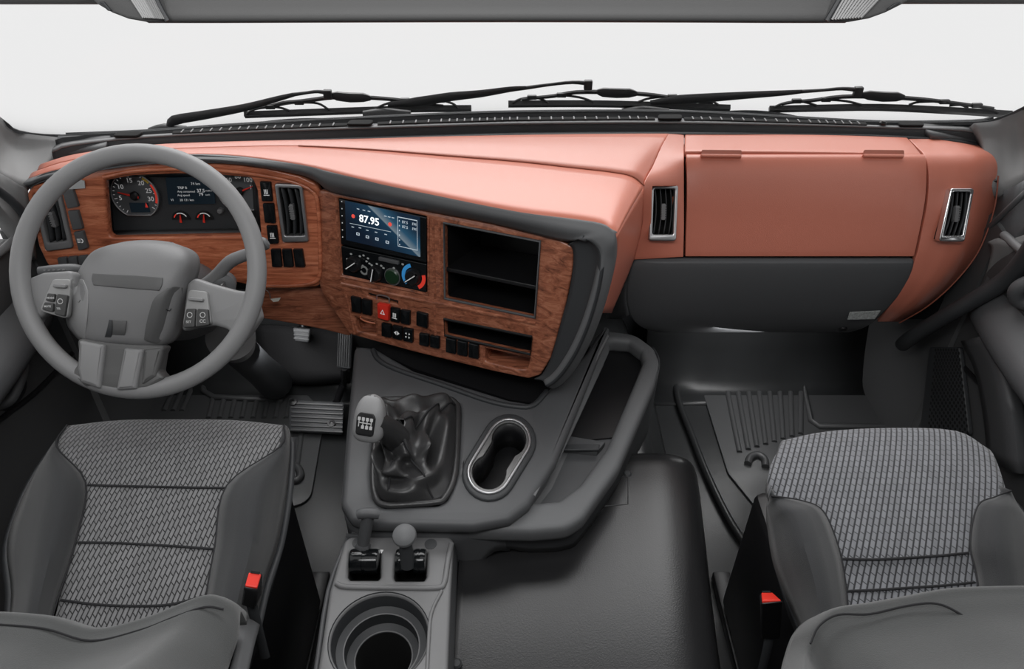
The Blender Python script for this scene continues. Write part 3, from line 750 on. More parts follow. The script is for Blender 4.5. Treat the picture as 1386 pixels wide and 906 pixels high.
# ================================================================ AIR VENTS
def vent(fr, q, label, m_ring, top=.014, n=4, ring=.11, par=None):
    uv = fr.q(q, top)
    c = bil(uv, .5, .5)
    t = thing('air_vent', label, 'air vent', fr.w(c[0], c[1], 0))
    inner = sub(uv, ring, 1 - ring, ring * .55, 1 - ring * .9)
    plate('frame', fr, [rr(uv, .007), rr(inner, .004)], .02, m_ring, t, b=.003, top=top)
    bm = bmesh.new()
    f = [bm.verts.new(fr.w(p[0], p[1], top - .012)) for p in sub(uv, .06, .94, .04, .96)]
    k = [bm.verts.new(fr.w(p[0], p[1], top - .045)) for p in sub(uv, .08, .92, .05, .95)]
    for i in range(4): bm.faces.new((f[i], f[(i + 1) % 4], k[(i + 1) % 4], k[i]))
    bm.faces.new(k); me = bpy.data.meshes.new('b'); bm.to_mesh(me); bm.free()
    o = link('duct', me, M['void'], t); md = o.modifiers.new('s', 'SOLIDIFY'); md.thickness = .002; md.offset = 0
    for i in range(n):
        s = (i + .5) / n
        a, b = bil(inner, s, .0), bil(inner, s, 1.0)
        w = abs(inner[1][0] - inner[0][0]) / n * .36
        rows = []
        for j in range(6):
            p = (a[0] + (b[0] - a[0]) * j / 5, a[1] + (b[1] - a[1]) * j / 5)
            bow = .004 * math.sin(math.pi * j / 5)
            rows.append([fr.w(p[0] - w * .5 + bow, p[1], top - .005), fr.w(p[0] + w * .5 + bow, p[1], top - .022)])
        loft('slat', rows, M['dark'], t, nu=1, nv=2, thick=.002)
    p = bil(inner, .5, .5)
    tabm = [plate_mesh(fr, [rr([(p[0] - .004, p[1] - .017), (p[0] + .004, p[1] - .017), (p[0] + .004, p[1] + .017), (p[0] - .004, p[1] + .017)], .002)], .014, .001, top - .001, 1)]
    for k in range(6):
        v = p[1] - .0125 + k * .005
        tabm.append(plate_mesh(fr, [[(p[0] - .005, v - .001), (p[0] + .005, v - .001), (p[0] + .005, v + .001), (p[0] - .005, v + .001)]], .004, 0, top + .001))
    link('thumb_tab', join(tabm), M['midgrey'], t)
    return t
vent(FD, [(43, 264), (80, 257), (98, 336), (61, 341)], 'grey framed air vent in the wood fascia by the driver door', M['midgrey'], .02, 3, .15)
vent(FD, [(371, 248.5), (409, 250.5), (418, 328), (382, 329)], 'silver framed air vent in the wood fascia between instruments and radio', M['satin'], .02, 3, .13)
FV1 = Fr(aty(898, 288, 1.392), (0, -.86, .46)); FV2 = Fr(aty(1295, 290, 1.396), (.0, -.86, .46))
vent(FV1, [(881, 250.5), (918.5, 250.5), (915.5, 326.5), (878, 326)], 'upright chrome framed air vent in terracotta leather left of the storage lid', M['satin'], .012, 4, .13)
vent(FV2, [(1287, 255), (1319.5, 255), (1306, 327.5), (1271, 327)], 'slanted chrome framed air vent in the leather dashboard end by the passenger door', M['chrome'], .012, 4, .13)

# ================================================================ INSTRUMENT CLUSTER
clu = thing('instrument_cluster', 'black instrument cluster with round dials and centre display behind the steering wheel', 'instrument cluster', FD.hit(245, 280, -.05))
H = -.05
pplate('dial_panel', FD, [(136, 240), (356, 238), (362, 330), (138, 330)], .004, .01, M['dark'], clu, top=H)
# sloping ledge at the bottom and cheeks
def quad3(nm, pts, m, par, thick=.004): return loft(nm, [[pts[0], pts[1]], [pts[3], pts[2]]], m, par, nu=1, nv=1, thick=thick)
quad3('ledge', [FD.hit(150, 312, H + .004), FD.hit(346, 309, H + .004), FD.hit(352, 319, .0), FD.hit(146, 323, .0)], M['midgrey'], clu)
quad3('left_cheek', [FD.hit(142, 240, .006), FD.hit(150, 240, H), FD.hit(154, 312, H), FD.hit(147, 322, .0)], M['black'], clu)
quad3('right_cheek', [FD.hit(340, 240, H), FD.hit(351, 252, .004), FD.hit(354, 318, .0), FD.hit(344, 310, H)], M['black'], clu)
quad3('hood', [FD.hit(140, 232, .004), FD.hit(346, 232, .004), FD.hit(342, 240, H), FD.hit(148, 240, H)], M['black'], clu)
pxm = (FD.hit(184, 264, H) - FD.hit(183, 264, H)).length
def arc(c, r0, r1, a0, a1, n=24):
    A_ = [R_(a0 + (a1 - a0) * k / n) for k in range(n + 1)]
    return [(c[0] + r1 * math.cos(a), c[1] + r1 * math.sin(a)) for a in A_] + [(c[0] + r0 * math.cos(a), c[1] + r0 * math.sin(a)) for a in A_[::-1]]
def dial(px, py, r, a0, a1, nums, needle, red=None, cut=True, lab_=None, yel=None):
    c = FD.uv(px, py, H); R1 = r * pxm
    face_ = plate('gauge', FD, [[(c[0] + R1 * math.cos(a), max(c[1] + R1 * math.sin(a), c[1] - (R1 * .86 if cut else R1))) for a in [k * math.pi / 32 for k in range(64)]]], .004, M['dial'], clu, top=H + .004)
    face_['label'] = lab_
    oo = [(c[0] + R1 * 1.03 * math.cos(a), max(c[1] + R1 * 1.03 * math.sin(a), c[1] - (R1 * .9 if cut else R1 * 1.03))) for a in [k * math.pi / 32 for k in range(64)]]
    ii = [(c[0] + R1 * .97 * math.cos(a), max(c[1] + R1 * .97 * math.sin(a), c[1] - (R1 * .84 if cut else R1 * .97))) for a in [k * math.pi / 32 for k in range(64)]]
    plate('dial_ring', FD, [oo, ii], .008, M['satin'], face_, b=.001, top=H + .008)
    tk = []
    for k in range(25):
        a = R_(a0 + (a1 - a0) * k / 24)
        d = V((math.cos(a), math.sin(a))); e = V((-d.y, d.x)) * (R1 * .012)
        p0 = d * (R1 * (.80 if k % 4 == 0 else .86)); p1 = d * (R1 * .93)
        tk.append(plate_mesh(FD, [[tuple(V(c) + p0 - e), tuple(V(c) + p1 - e), tuple(V(c) + p1 + e), tuple(V(c) + p0 + e)]], .0004, top=H + .0046))
    for s, a in nums:
        tk.append(text_mesh(s, FD, c[0] + R1 * .66 * math.cos(R_(a)), c[1] + R1 * .66 * math.sin(R_(a)), R1 * .28, H + .0046))
    link('dial_print', join(tk), M['white'], face_)
    if red: plate('red_zone', FD, [arc(c, R1 * .86, R1 * .96, *red)], .0005, M['redglow'], face_, top=H + .005)
    if yel: plate('yellow_zone', FD, [arc(c, R1 * .84, R1 * .96, *yel)], .0005, M['yellow'], face_, top=H + .005)
    a = R_(needle); d = V((math.cos(a), math.sin(a))); e = V((-d.y, d.x))
    plate('needle', FD, [[tuple(V(c) - d * R1 * .2 - e * R1 * .05), tuple(V(c) - d * R1 * .2 + e * R1 * .05), tuple(V(c) + d * R1 * .68 + e * R1 * .015), tuple(V(c) + d * R1 * .68 - e * R1 * .015)]], .002, M['red'], face_, top=H + .011)
    lathe('needle_cap', FD.w(c[0], c[1], H + .004), FD.n, [(R1 * .19, 0), (R1 * .19, .006), (R1 * .12, .009)], M['black'], face_, 20)
    return c, R1, face_
c, R1, gf = dial(184, 264, 31.5, 235, -40, [('5', 190), ('10', 145), ('15', 98), ('20', 55), ('25', 18), ('30', -14)], 165, red=(-22, 32), yel=(38, 58), lab_='large rev counter')
plate('odometer', FD, [[(c[0] - R1 * .33, c[1] - R1 * .74), (c[0] + R1 * .5, c[1] - R1 * .74), (c[0] + R1 * .5, c[1] - R1 * .32), (c[0] - R1 * .33, c[1] - R1 * .32)]], .001, M['lcd'], gf, top=H + .0055)
plate('warning_light', FD, [[(c[0] + R1 * .34, c[1] - R1 * .52), (c[0] + R1 * .46, c[1] - R1 * .52), (c[0] + R1 * .4, c[1] - R1 * .3)]], .0006, M['redglow'], gf, top=H + .0062)
dial(326, 258, 30, 235, -40, [('20', 200), ('40', 170), ('60', 130), ('80', 90), ('100', 50), ('120', 15)], 22, lab_='large speedometer')
dp = pplate('centre_display', FD, [(224, 241), (288, 239), (291, 276), (228, 277)], .002, .004, M['lcd'], clu, top=H + .004)
tx = []
def T(s, px, py, size, bold=0): 
    u, v = FD.uv(px, py, H + .005); tx.append(text_mesh(s, FD, u, v, size * pxm, H + .0046, bold, 'LEFT'))
T('74 km', 258, 249, 5); T('TRIP B', 240, 254.5, 4.6, .0001); T('Avg consumed', 240, 259.5, 4); T('Avg speed', 240, 264.5, 4); T('37.5', 266, 258.5, 6.5, .0001); T('l/100km', 278, 258.5, 2.6)
T('79', 269, 263.5, 6, .0001); T('km/h', 278, 264, 3); T('VI', 231, 271, 4.5); T('28 131 km', 243, 271, 4.5)
u, v = FD.uv(277, 244, H + .005)
for dx in (-2.2, 1.0): tx.append(plate_mesh(FD, [[(u + dx * pxm, v - 3 * pxm), (u + (dx + 1.2) * pxm, v + 2.5 * pxm), (u + (dx + 2) * pxm, v + 2.5 * pxm), (u + (dx + 2.6) * pxm, v - 3 * pxm)]], .0004, top=H + .0046))
link('readout', join(tx), M['white'], dp)
for px, a in ((246, 84), (277.5, 82)):
    c = FD.uv(px, 297, H); r = 10 * pxm
    gq = plate('small_gauge', FD, [arc(c, 0.0001, r * 1.25, 0, 180)], .003, M['black'], clu, top=H + .003)
    plate('arc', FD, [arc(c, r * .88, r, 30, 120, 14)], .0005, M['white'], gq, top=H + .0036)
    plate('red_arc', FD, [arc(c, r * .86, r, 125, 160, 8)], .0005, M['redglow'], gq, top=H + .0036)
    d = V((math.cos(R_(a)), math.sin(R_(a)))); e = V((-d.y, d.x))
    plate('needle', FD, [[tuple(V(c) - d * r * .35 - e * r * .16), tuple(V(c) - d * r * .35 + e * r * .16), tuple(V(c) + d * r * .8 + e * r * .05), tuple(V(c) + d * r * .8 - e * r * .05)]], .002, M['red'], gq, top=H + .007)
u, v = FD.uv(300, 284, H); lathe('reset_knob', FD.w(u, v, H), FD.n, [(.006, 0), (.006, .012), (.0045, .014)], M['midgrey'], clu, 16)
# clear cover of the cluster
# ================================================================ RADIO
rd = thing('car_radio', 'touchscreen car radio showing 87.95 set in the wood centre stack', 'car radio', FP.hit(518, 315, 0))
pplate('housing', FP, [(458, 269), (577, 294.5), (577, 356), (461.5, 331)], .003, .03, M['gloss'], rd, b=.0015, top=.004)
SQ = FP.q([(467, 272), (568, 294), (568.5, 348), (468.5, 325)], .0055)
scr = plate('screen', FP, [SQ], .002, M['screen'], rd, top=.0055)
hh = .0061
def at_s(s, t): return bil(SQ, s, t)
su = (SQ[1][0] - SQ[0][0])
sl_ = math.atan2(SQ[1][1] - SQ[0][1], SQ[1][0] - SQ[0][0])
ms = []
p = at_s(.33, .36); ms.append(text_mesh('87.95', FP, p[0], p[1], su * .125, hh, .0004, 'CENTER', sl_))
link('frequency_readout', join(ms), mat('screen_white', (.9, .93, .95), .5, emit=.8), scr)
ms = []
for s, t in ((.18, .13), (.26, .13), (.33, .13), (.55, .16), (.6, .16), (.65, .16), (.10, .62), (.2, .6), (.30, .62), (.42, .62), (.55, .62)):
    p = at_s(s, t); ms.append(plate_mesh(FP, [[(p[0] - .003, p[1] - .0008), (p[0] + .003, p[1] - .0008), (p[0] + .003, p[1] + .0008), (p[0] - .003, p[1] + .0008)]], .0003, top=hh))
for s, t in ((.17, .77), (.30, .79), (.43, .79), (.57, .81)):
    p = at_s(s, t); ms.append(plate_mesh(FP, [rr([(p[0] - .004, p[1] - .003), (p[0] + .004, p[1] - .003), (p[0] + .004, p[1] + .003), (p[0] - .004, p[1] + .003)], .001), rr([(p[0] - .0022, p[1] - .0015), (p[0] + .0022, p[1] - .0015), (p[0] + .0022, p[1] + .0015), (p[0] - .0022, p[1] + .0015)], .0004)], .0003, top=hh))
for t in (.18, .30):
    for s in (.81, .93):
        p = at_s(s, t + .03); ms.append(text_mesh('87.5' if s < .9 else 'FM', FP, p[0], p[1], su * .045, hh, 0, 'CENTER', sl_))
for k in range(6):
    p = at_s(.735, .2 + k * .12); ms.append(plate_mesh(FP, [[(p[0] - .001, p[1] - .0014), (p[0] + .001, p[1] - .0014), (p[0] + .001, p[1] + .0014), (p[0] - .001, p[1] + .0014)]], .0003, top=hh))
ms.append(plate_mesh(FP, [[at_s(.71, .1), at_s(.97, .09), at_s(.97, .85), at_s(.71, .85)], [at_s(.716, .12), at_s(.965, .11), at_s(.965, .835), at_s(.716, .835)]], .0003, top=hh))
ms.append(plate_mesh(FP, [[at_s(.06, .535), at_s(.62, .52), at_s(.62, .53), at_s(.06, .545)]], .0003, top=hh))
link('screen_icons', join(ms), mat('screen_grey', (.45, .52, .58), .5, emit=.6), scr)
ms = []
for s, t in ((.11, .34), (.61, .34)):
    p = at_s(s, t); ms.append(plate_mesh(FP, [[(p[0] + .0042 * math.cos(a), p[1] + .0042 * math.sin(a)) for a in [k * math.pi / 10 for k in range(20)]]], .0003, top=hh))
link('seek_buttons', join(ms), mat('screen_red', (.7, .07, .05), .5, emit=.7), scr)
ms = []
for k in range(6):
    p = FP.uv(462.5 + k * .25, 273 + k * 9.6, .0045); ms.append(plate_mesh(FP, [[(p[0] + .0014 * math.cos(a), p[1] + .0014 * math.sin(a)) for a in [j * math.pi / 4 for j in range(8)]]], .0003, top=.0045))
link('side_keys', join(ms), M['white'], rd)

# ================================================================ CLIMATE PANEL
cl = thing('climate_control_panel', 'black heater control panel with three dials below the radio screen', 'control panel', FP.hit(520, 365, 0))
pplate('panel', FP, [(461.5, 333), (577, 358), (577, 396.5), (464, 372)], .003, .025, M['gloss'], cl, b=.0015, top=.003)
def knob(px, py, r, ang, ring=None, nm='dial_knob'):
    c = FP.uv(px, py, .003); k = (FP.hit(521, 360) - FP.hit(520, 360)).length * r
    o = lathe(nm, FP.w(c[0], c[1], .003), FP.n, [(k, 0), (k * .95, .008), (k * .8, .012)], M['black'], cl, 24)
    d = V((math.cos(R_(ang)), math.sin(R_(ang)))); e = V((-d.y, d.x))
    plate('grip', FP, [[tuple(V(c) + d * k * a + e * k * b) for a, b in ((-.9, -.16), (.9, -.16), (.9, .16), (-.9, .16))]], .008, M['gloss'], o, b=.001, top=.02)
    plate('pointer', FP, [[tuple(V(c) + d * k * a + e * k * b) for a, b in ((-.8, -.05), (.85, -.05), (.85, .05), (-.8, .05))]], .001, M['white'], o, top=.0208)
    return c, k
knob(480, 357, 9.5, 40); knob(509, 370, 9.5, 80)
c, k = knob(560, 374.5, 9.5, 40)
plate('cold_mark', FP, [arc(c, k * 1.15, k * 1.6, 110, 230)], .001, M['blue'], cl, top=.004)
plate('hot_mark', FP, [arc(c, k * 1.15, k * 1.6, -60, 20)], .001, M['redglow'], cl, top=.004)
c = FP.uv(531.5, 374.5, .003); o = lathe('recirculation_button', FP.w(c[0], c[1], .003), FP.n, [(k * .95, 0), (k * .95, .004), (k * .8, .006)], M['green'], cl, 24)
plate('button_ring', FP, [arc(c, k * .95, k * 1.08, 0, 359.9, 32)], .002, M['satin'], o, top=.005)
pplate('vent_slider', FP, [(512, 348), (539, 354), (539, 359), (512, 353)], .002, .006, M['charcoal'], cl, b=.001, top=.008)
ms = []
for px, py in ((470, 351), (475, 344), (487, 347), (492, 346), (498, 350), (496, 354), (500, 357), (491, 360), (503, 359), (510, 357.5), (516, 360), (519, 363), (533, 363), (545, 358)):
    c = FP.uv(px, py, .004); ms.append(plate_mesh(FP, [[(c[0] + .003 * math.cos(a), c[1] + .0022 * math.sin(a)) for a in [j * math.pi / 4 for j in range(8)]]], .0004, top=.004))
link('symbols', join(ms), mat('print_grey', (.45, .47, .46), .5), cl)
c = FP.uv(493, 366, .003); plate('seat_symbol', FP, [arc(c, k * .35, k * .6, 200, 520, 16)], .0005, mat('print_mid', (.3, .31, .3), .5), cl, top=.004)

# ================================================================ STEERING WHEEL
FW = Fr(aty(188, 368, 1.09), (0, -math.cos(R_(38)), math.sin(R_(38))))
sw = thing('steering_wheel', 'large grey steering wheel with button pads in front of the driver seat', 'steering wheel', FW.o)
cw_ = FW.uv(187.5, 367.5)
kpx = (FW.hit(189, 368) - FW.hit(188, 368)).length
RM = 160.5 * kpx
rim = [FW.w(cw_[0] + RM * math.cos(a), cw_[1] + RM * math.sin(a)) for a in [k * 2 * math.pi / 72 for k in range(72)]]
tube('rim', rim, 12.6 * kpx, M['wheel'], sw, seg=16, sub=1, closed=True, up=FW.n)
def W(px, py, h): return FW.hit(px, py, h)
cov = [[(x, 325 + abs(x - 198) ** 2 * .0025, -.035) for x in (165, 180, 198, 215, 232)],
       [(128, 339, -.045), (150, 333, -.012), (198, 331, .0), (240, 334, -.012), (264, 341, -.045)],
       [(110, 360, -.045), (140, 352, .012), (198, 350, .022), (248, 353, .012), (271, 360, -.045)],
       [(99, 385, -.04), (128, 380, .022), (190, 380, .036), (240, 381, .022), (264, 388, -.04)],
       [(91, 412, -.04), (118, 412, .022), (185, 412, .036), (232, 414, .020), (255, 420, -.04)],
       [(90, 438, -.035), (116, 440, .018), (180, 441, .030), (225, 444, .015), (246, 449, -.035)],
       [(103, 457, -.03), (122, 460, .012), (175, 464, .020), (215, 465, .010), (236, 462, -.03)],
       [(110, 462, -.035), (130, 467, -.01), (172, 471, -.005), (212, 471, -.01), (226, 467, -.035)]]
hub = loft('horn_cover', [[W(*p) for p in r] for r in cov], M['midgrey'], sw, nu=5, nv=5, thick=.012)
FB = Fr(W(172, 381, .036), FW.n)
# the cover bows towards the driver: patch and side panels follow it
def onhub(px, py, dh=.002):
    # the height of the cover at this sight line, found on its mesh
    o = WL[hub.name]; r = ray(px, py).normalized()
    hit, loc, nr, fi = hub_bvh.ray_cast(EYE, r)[0] is not None, *hub_bvh.ray_cast(EYE, r)[:3]
    return (loc + FW.n * dh) if hit else W(px, py, dh)
from mathutils.bvhtree import BVHTree
hub_bvh = BVHTree.FromPolygons([v.co + WL[hub.name] for v in hub.data.vertices], [tuple(p.vertices) for p in hub.data.polygons])
def hubpatch(nm, grid, m, th=.0025, dh=.0022):
    return loft(nm, [[onhub(x, y, dh) for x, y in r] for r in grid], m, sw, nu=3, nv=3, thick=th, bev=.001)
hubpatch('badge_patch', [[(126, 370), (150, 371.5), (185, 373), (221, 376)], [(124.5, 378), (150, 380), (185, 382.5), (220, 386)], [(127, 386), (150, 388.5), (185, 391.5), (216, 394)]], M['hubdark'])
hubpatch('right_hub_panel', [[(229, 391), (238, 388.5), (250, 390)], [(212, 403), (228, 402), (248, 404)], [(205, 420), (222, 421), (244, 424)], [(200, 440), (215, 444), (238, 446)], [(197, 460), (206, 463), (216, 465)]], M['hubdark'], dh=.006)  # darker than the left panel: partly shading painted into the colour
hubpatch('left_hub_panel', [[(97, 378), (105, 377), (113, 379)], [(95, 392), (106, 392), (119, 394)], [(93.5, 415), (106, 416), (119, 419)], [(95, 436), (106, 440), (117, 443)], [(106, 455), (111, 458), (116, 460)]], M['wheel'])
# notch at the foot of the cover: flat patches, its shade painted dark
hubpatch('notch', [[(150, 433), (161, 434), (172, 434.5)], [(146, 450), (158, 451), (170, 452)], [(142, 466), (154, 468), (168, 469.5)]], M['hubdark'])
hubpatch('notch_side_shade', [[(149, 433), (151, 433.3), (153, 433.6)], [(145, 450), (149, 450.3), (153, 450.6)], [(140, 466), (145, 466.6), (150, 467.2)]], M['dark'], dh=.004)
ms = []
for (x, y, s) in ((107, 407, 'L'), (229, 419, 'r')):
    pass
# spokes
def wplate(nm, pts, r, d, m, top, b=.006, par=None): return pplate(nm, FW, pts, r, d, m, par or sw, b=b, top=top)
sp_l = wplate('spoke', [(24, 392), (34, 378), (56, 369), (98, 366), (100, 385), (92, 430), (62, 424), (50, 432), (40, 455), (22, 430)], .012, .03, M['wheel'], -.004, .008)
sp_r = wplate('spoke', [(252, 384), (262, 376), (285, 384), (318, 393), (344, 396), (352, 430), (335, 455), (318, 470), (308, 446), (290, 441), (262, 444), (244, 450)], .012, .03, M['wheel'], -.004, .008)
low = wplate('lower_spoke', [(103, 458), (222, 468), (217, 480), (213, 504), (222, 512), (200, 526), (170, 531), (115, 524), (92, 508), (104, 494), (105, 475)], .01, .035, M['wheel_dark'], .016, .006)
wplate('spoke_ridge', [(106, 461), (141, 467), (134, 527), (108, 518), (104, 500)], .004, .022, M['wheel'], .024, .006)
wplate('spoke_ridge', [(167, 471), (193, 473), (183, 527), (156, 529)], .004, .022, M['wheel'], .024, .006)
wplate('spoke_ridge', [(194, 473), (220, 470), (210, 510), (190, 523)], .004, .02, M['wheel_dark'], .020, .006)
# button pads
for sp, q, lb in ((sp_l, [(71, 378), (96, 378), (91, 432), (53, 421)], 'L'), (sp_r, [(255, 392), (280, 395), (286, 440), (246, 444)], 'R')):
    pad = pplate('button_pad', FW, q, .008, .012, M['pad_light'], sp, b=.002, top=.004)
def wb(q, m=M['btn'], top=.010): return pplate('button', FW, q, .003, .010, m, sw, b=.0015, top=top)
for q in ([(71, 384), (89, 385), (88, 390), (71, 389)], [(254, 402), (274, 404), (274, 408.5), (254, 406.5)]): wb(q, M['wheel'], .012)
for q in ([(64, 397), (74, 398), (72, 409), (61, 407)], [(60, 409), (72, 411), (71, 423), (56, 419)], [(77, 398), (91, 400), (87, 429), (73, 425)],
          [(252, 418), (264.5, 418), (263, 443), (247, 444)], [(267, 418), (281, 419), (283, 440), (265.5, 443)]): wb(q)
ms = []
for px, py, s, z in ((68, 403.5, 'MODE', 3.6), (64, 415, 'MUTE', 3.6), (79, 418, 'TEL', 3.6), (255, 436, 'SET', 4.5), (274, 435, 'CC', 6)):
    c = FW.uv(px, py, .011); ms.append(text_mesh(s, FW, c[0], c[1], z * kpx, .0104, .0001))
for px, py in ((81, 408), (256.5, 426.5), (274, 426.5)):
    c = FW.uv(px, py, .011); ms.append(plate_mesh(FW, [arc(c, 2.9 * kpx, 3.8 * kpx, 0, 359.9, 20)], .0004, top=.0104))
for (px, py) in ((107, 406), (229, 419)):
    pass
link('button_print', join(ms), mat('print_light', (.55, .55, .55), .5), sw)
tube('horn_mark', [onhub(*p, .001) for p in ((103, 402), (104, 408), (108, 409), (109, 406))], .0009, M['wheel_dark'], sw, sub=2, seg=5)
tube('horn_mark', [onhub(*p, .0035) for p in ((226, 419), (231, 421), (233, 418))], .0009, M['black'], sw, sub=2, seg=5)

# ================================================================ STEERING COLUMN
sc = thing('steering_column', 'dark steering column shroud with stalks and rubber bellows under the wheel', 'steering column', (-.56, 1.25, .45))
ctr = W(190, 400, -.06)
axd = -FW.n
loft('shroud', [[ctr + axd * d + FW.x * (rx * math.cos(a)) + FW.y * (ry * math.sin(a)) for a in [k * math.pi / 5 for k in range(10)]] for d, rx, ry in ((0, .055, .055), (.03, .085, .075), (.10, .095, .085), (.20, .085, .08), (.26, .05, .05))], M['charcoal'], sc, nu=4, nv=4, closed=True, cap=True)
st1 = tube('wiper_stalk', [W(*p) for p in ((262, 396, -.10), (290, 376, -.095), (312, 354, -.075), (338, 343, -.05), (352, 334, -.045))], [.011, .012, .012, .011, .008], M['midgrey'], sc, seg=12)
lathe('stalk_button', W(352, 333, -.045), FW.x * .9 + FW.y * .5, [(.010, 0), (.012, .005), (.012, .012), (.007, .016)], M['grey'], st1, 16)
st2 = tube('indicator_stalk', [W(*p) for p in ((120, 372, -.10), (100, 366, -.07), (75, 366, -.055), (53, 368, -.05))], [.012, .012, .010, .009], M['charcoal'], sc, seg=12)
ms = []
FS = Fr(W(75, 366, -.043), FW.n)
for k in range(5):
    c = FS.uv(60 + k * 6.5, 366 - k * .2); ms.append(plate_mesh(FS, [[(c[0] - .0022, c[1] - .0016), (c[0] + .0018, c[1] - .001), (c[0] + .0022, c[1] + .0016), (c[0] - .002, c[1] + .001)]], .0005, top=.0004))
link('stalk_print', join(ms), M['midgrey'], st2)
lathe('ignition_lock', W(303, 387, -.10), (.3, -.9, .35), [(.022, -.03), (.022, .004), (.016, .008), (.008, .008)], M['charcoal'], sc, 24)
ig = W(304, 386, -.09); box('key_slot', (ig.x - .002, ig.x + .002, ig.y - .012, ig.y, ig.z - .008, ig.z + .008), M['satin'], sc)
# lower column with bellows
p0, p1 = aty(312, 452, 1.24), aty(352, 512, 1.56)
ax_ = (p1 - p0).normalized()
prof = []
for k in range(10): prof += [(.052 - k * .0012, k * .009), (.044 - k * .0012, k * .009 + .0045)]
lathe('bellows', aty(316, 462, 1.28) - ax_ * .04, ax_, prof, M['midgrey'], sc, 28)
tube('lower_shaft', [aty(318, 468, 1.31), aty(352, 500, 1.48), aty(372, 518, 1.60)], [.04, .042, .05], M['dark'], sc, seg=16)
# key tag on a wire
kt = thing('key_tag', 'small pale paper tag on a thin wire hanging below the driver fascia', 'tag', FK.hit(355, 398, 0))
tube('wire', [FK.hit(347, 402, .03), FK.hit(349, 394, .035), FK.hit(356, 391, .04), FK.hit(364, 396, .04), FK.hit(366, 404, .035)], .0011, M['satin'], kt, seg=6)
pplate('paper', FK, [(366, 405), (380, 403), (377, 408), (370, 409)], .0006, .001, M['tag'], kt, top=.035)
pplate('toggle', FK, [(344, 396), (352, 394), (350, 412), (342, 415)], .003, .012, M['satin'], kt, b=.002, top=.03)
# ================================================================ ENGINE TUNNEL
ZT = .33
tun = thing('engine_tunnel', 'black rubber covered engine tunnel hump between the two seats', 'engine cover', (.1, .8, 0))
prof = [(-.36, .0), (-.35, .08), (-.335, .14), (-.30, .165), (-.2, .17), (-.125, .17), (-.108, .172), (-.100, .318), (-.085, ZT - .002), (0, ZT), (.22, ZT + .004), (.315, ZT + .006), (.375, ZT - .02), (.398, ZT - .09), (.408, .15), (.418, .0)]
rows = []
for y, dx, dz in ((.25, -.055, 0), (.45, -.05, 0), (.7, -.03, 0), (.9, -.008, 0), (1.02, .005, 0), (1.08, .01, -.006), (1.115, .01, -.05), (1.15, .0, -.13), (1.22, -.05, -.22), (1.3, -.08, -.26)):
    rows.append([V((x + (dx if x > .1 else 0), y, max(.0, z + dz * (1 if z > .1 else 0)) + .002)) for x, z in prof])
loft('cover', rows, M['tunnel'], tun, nu=4, nv=4, thick=.01, face=(0, 0, 1))
# forward, lower part of the tunnel towards the firewall
rows = []
for y, s in ((1.10, 1.0), (1.3, .98), (1.5, .95), (1.79, .9)):
    rows.append([V((x, y, .003 + z * s)) for x, z in ((-.36, 0), (-.34, .12), (-.28, .20), (0, .22), (.24, .215), (.33, .18), (.37, .08), (.42, 0))])
loft('front_cover', rows, M['rubber'], tun, nu=4, nv=3, thick=.01, face=(0, 0, 1))
# moulded hatch outline and studs
hz_ = [atz(*p, ZT + .006) for p in ((813, 660), (850, 642), (850, 683), (812, 686))]
tube('hatch_line', hz_ , .0016, M['matrub'], tun, sub=1, seg=6, closed=True)
for px, py in ((614, 760), (849, 643), (618, 900)):
    p = atz(px, py, ZT + .004); lathe('stud', p, (0, 0, 1), [(.009, -.004), (.009, .003), (.006, .006)], M['dark'], tun, 14)
tube('moulded_ridge', [atz(x, y, ZT + .006) for x, y in ((618, 715), (700, 722), (780, 716), (815, 690))], .004, M['rubber'], tun, seg=8)

# ================================================================ FLOOR MATS
def floormat(label, outline, ribs, r=.01, zt=.007, loc=None, ridge=None, hook=None):
    pts = [atz(x, y, zt) for x, y in outline]
    c = sum(pts, V()) / len(pts)
    t = thing('floor_mat', label, 'floor mat', (c.x, c.y, 0), None)
    f = Fr((0, 0, 0), (0, 0, 1), (0, 1, 0))
    plate('sheet', f, [rr([(p.x, p.y) for p in pts], .05)], .005, M['matrub'], t, b=.002, top=zt)
    for a, b in ribs:
        tube('rib', [atz(*a, zt + .002), atz(*b, zt + .002)], .0075, M['matrub'], t, sub=1, seg=8, flat=.8)
        pa, pb = atz(*a, zt), atz(*b, zt)
    if ridge: tube('raised_edge', [atz(x, y, zt + .004) for x, y in ridge], .009, M['matrub'], t, sub=1, seg=8)
    if hook: tube('hook_eye', [atz(x, y, zt + .006) for x, y in hook], .010, M['matrub'], t, sub=4, seg=8)
    return t
floormat('black ribbed rubber floor mat in the passenger footwell', [(930, 462), (1130, 500), (1210, 560), (1200, 640), (1050, 720), (985, 640)],
         [((985 + i * 14.2, 531), (1001 + i * 11.8, 612 - i * 3.5)) for i in range(8)], ridge=[(981, 521), (1088, 522), (1098, 570), (1108, 577), (1205, 578)], hook=[(1012, 628), (1016, 619), (1026, 616), (1035, 622), (1036, 632)])
floormat('black ribbed rubber floor mat in the driver footwell', [(225, 505), (300, 508), (395, 512), (440, 560), (420, 680), (330, 700), (190, 620), (190, 540)],
         [((238 + i * 12, 520), (222 + i * 12, 556)) for i in range(3)] + [((288 + i * 15, 540), (282 + i * 15, 566)) for i in range(8)] + [((393, 585), (388, 628)), ((408, 586), (402, 630))],
         ridge=[(274, 508), (276, 530), (290, 538), (382, 542), (390, 514)], hook=[(397, 630), (404, 634), (407, 644), (402, 650), (396, 650)])

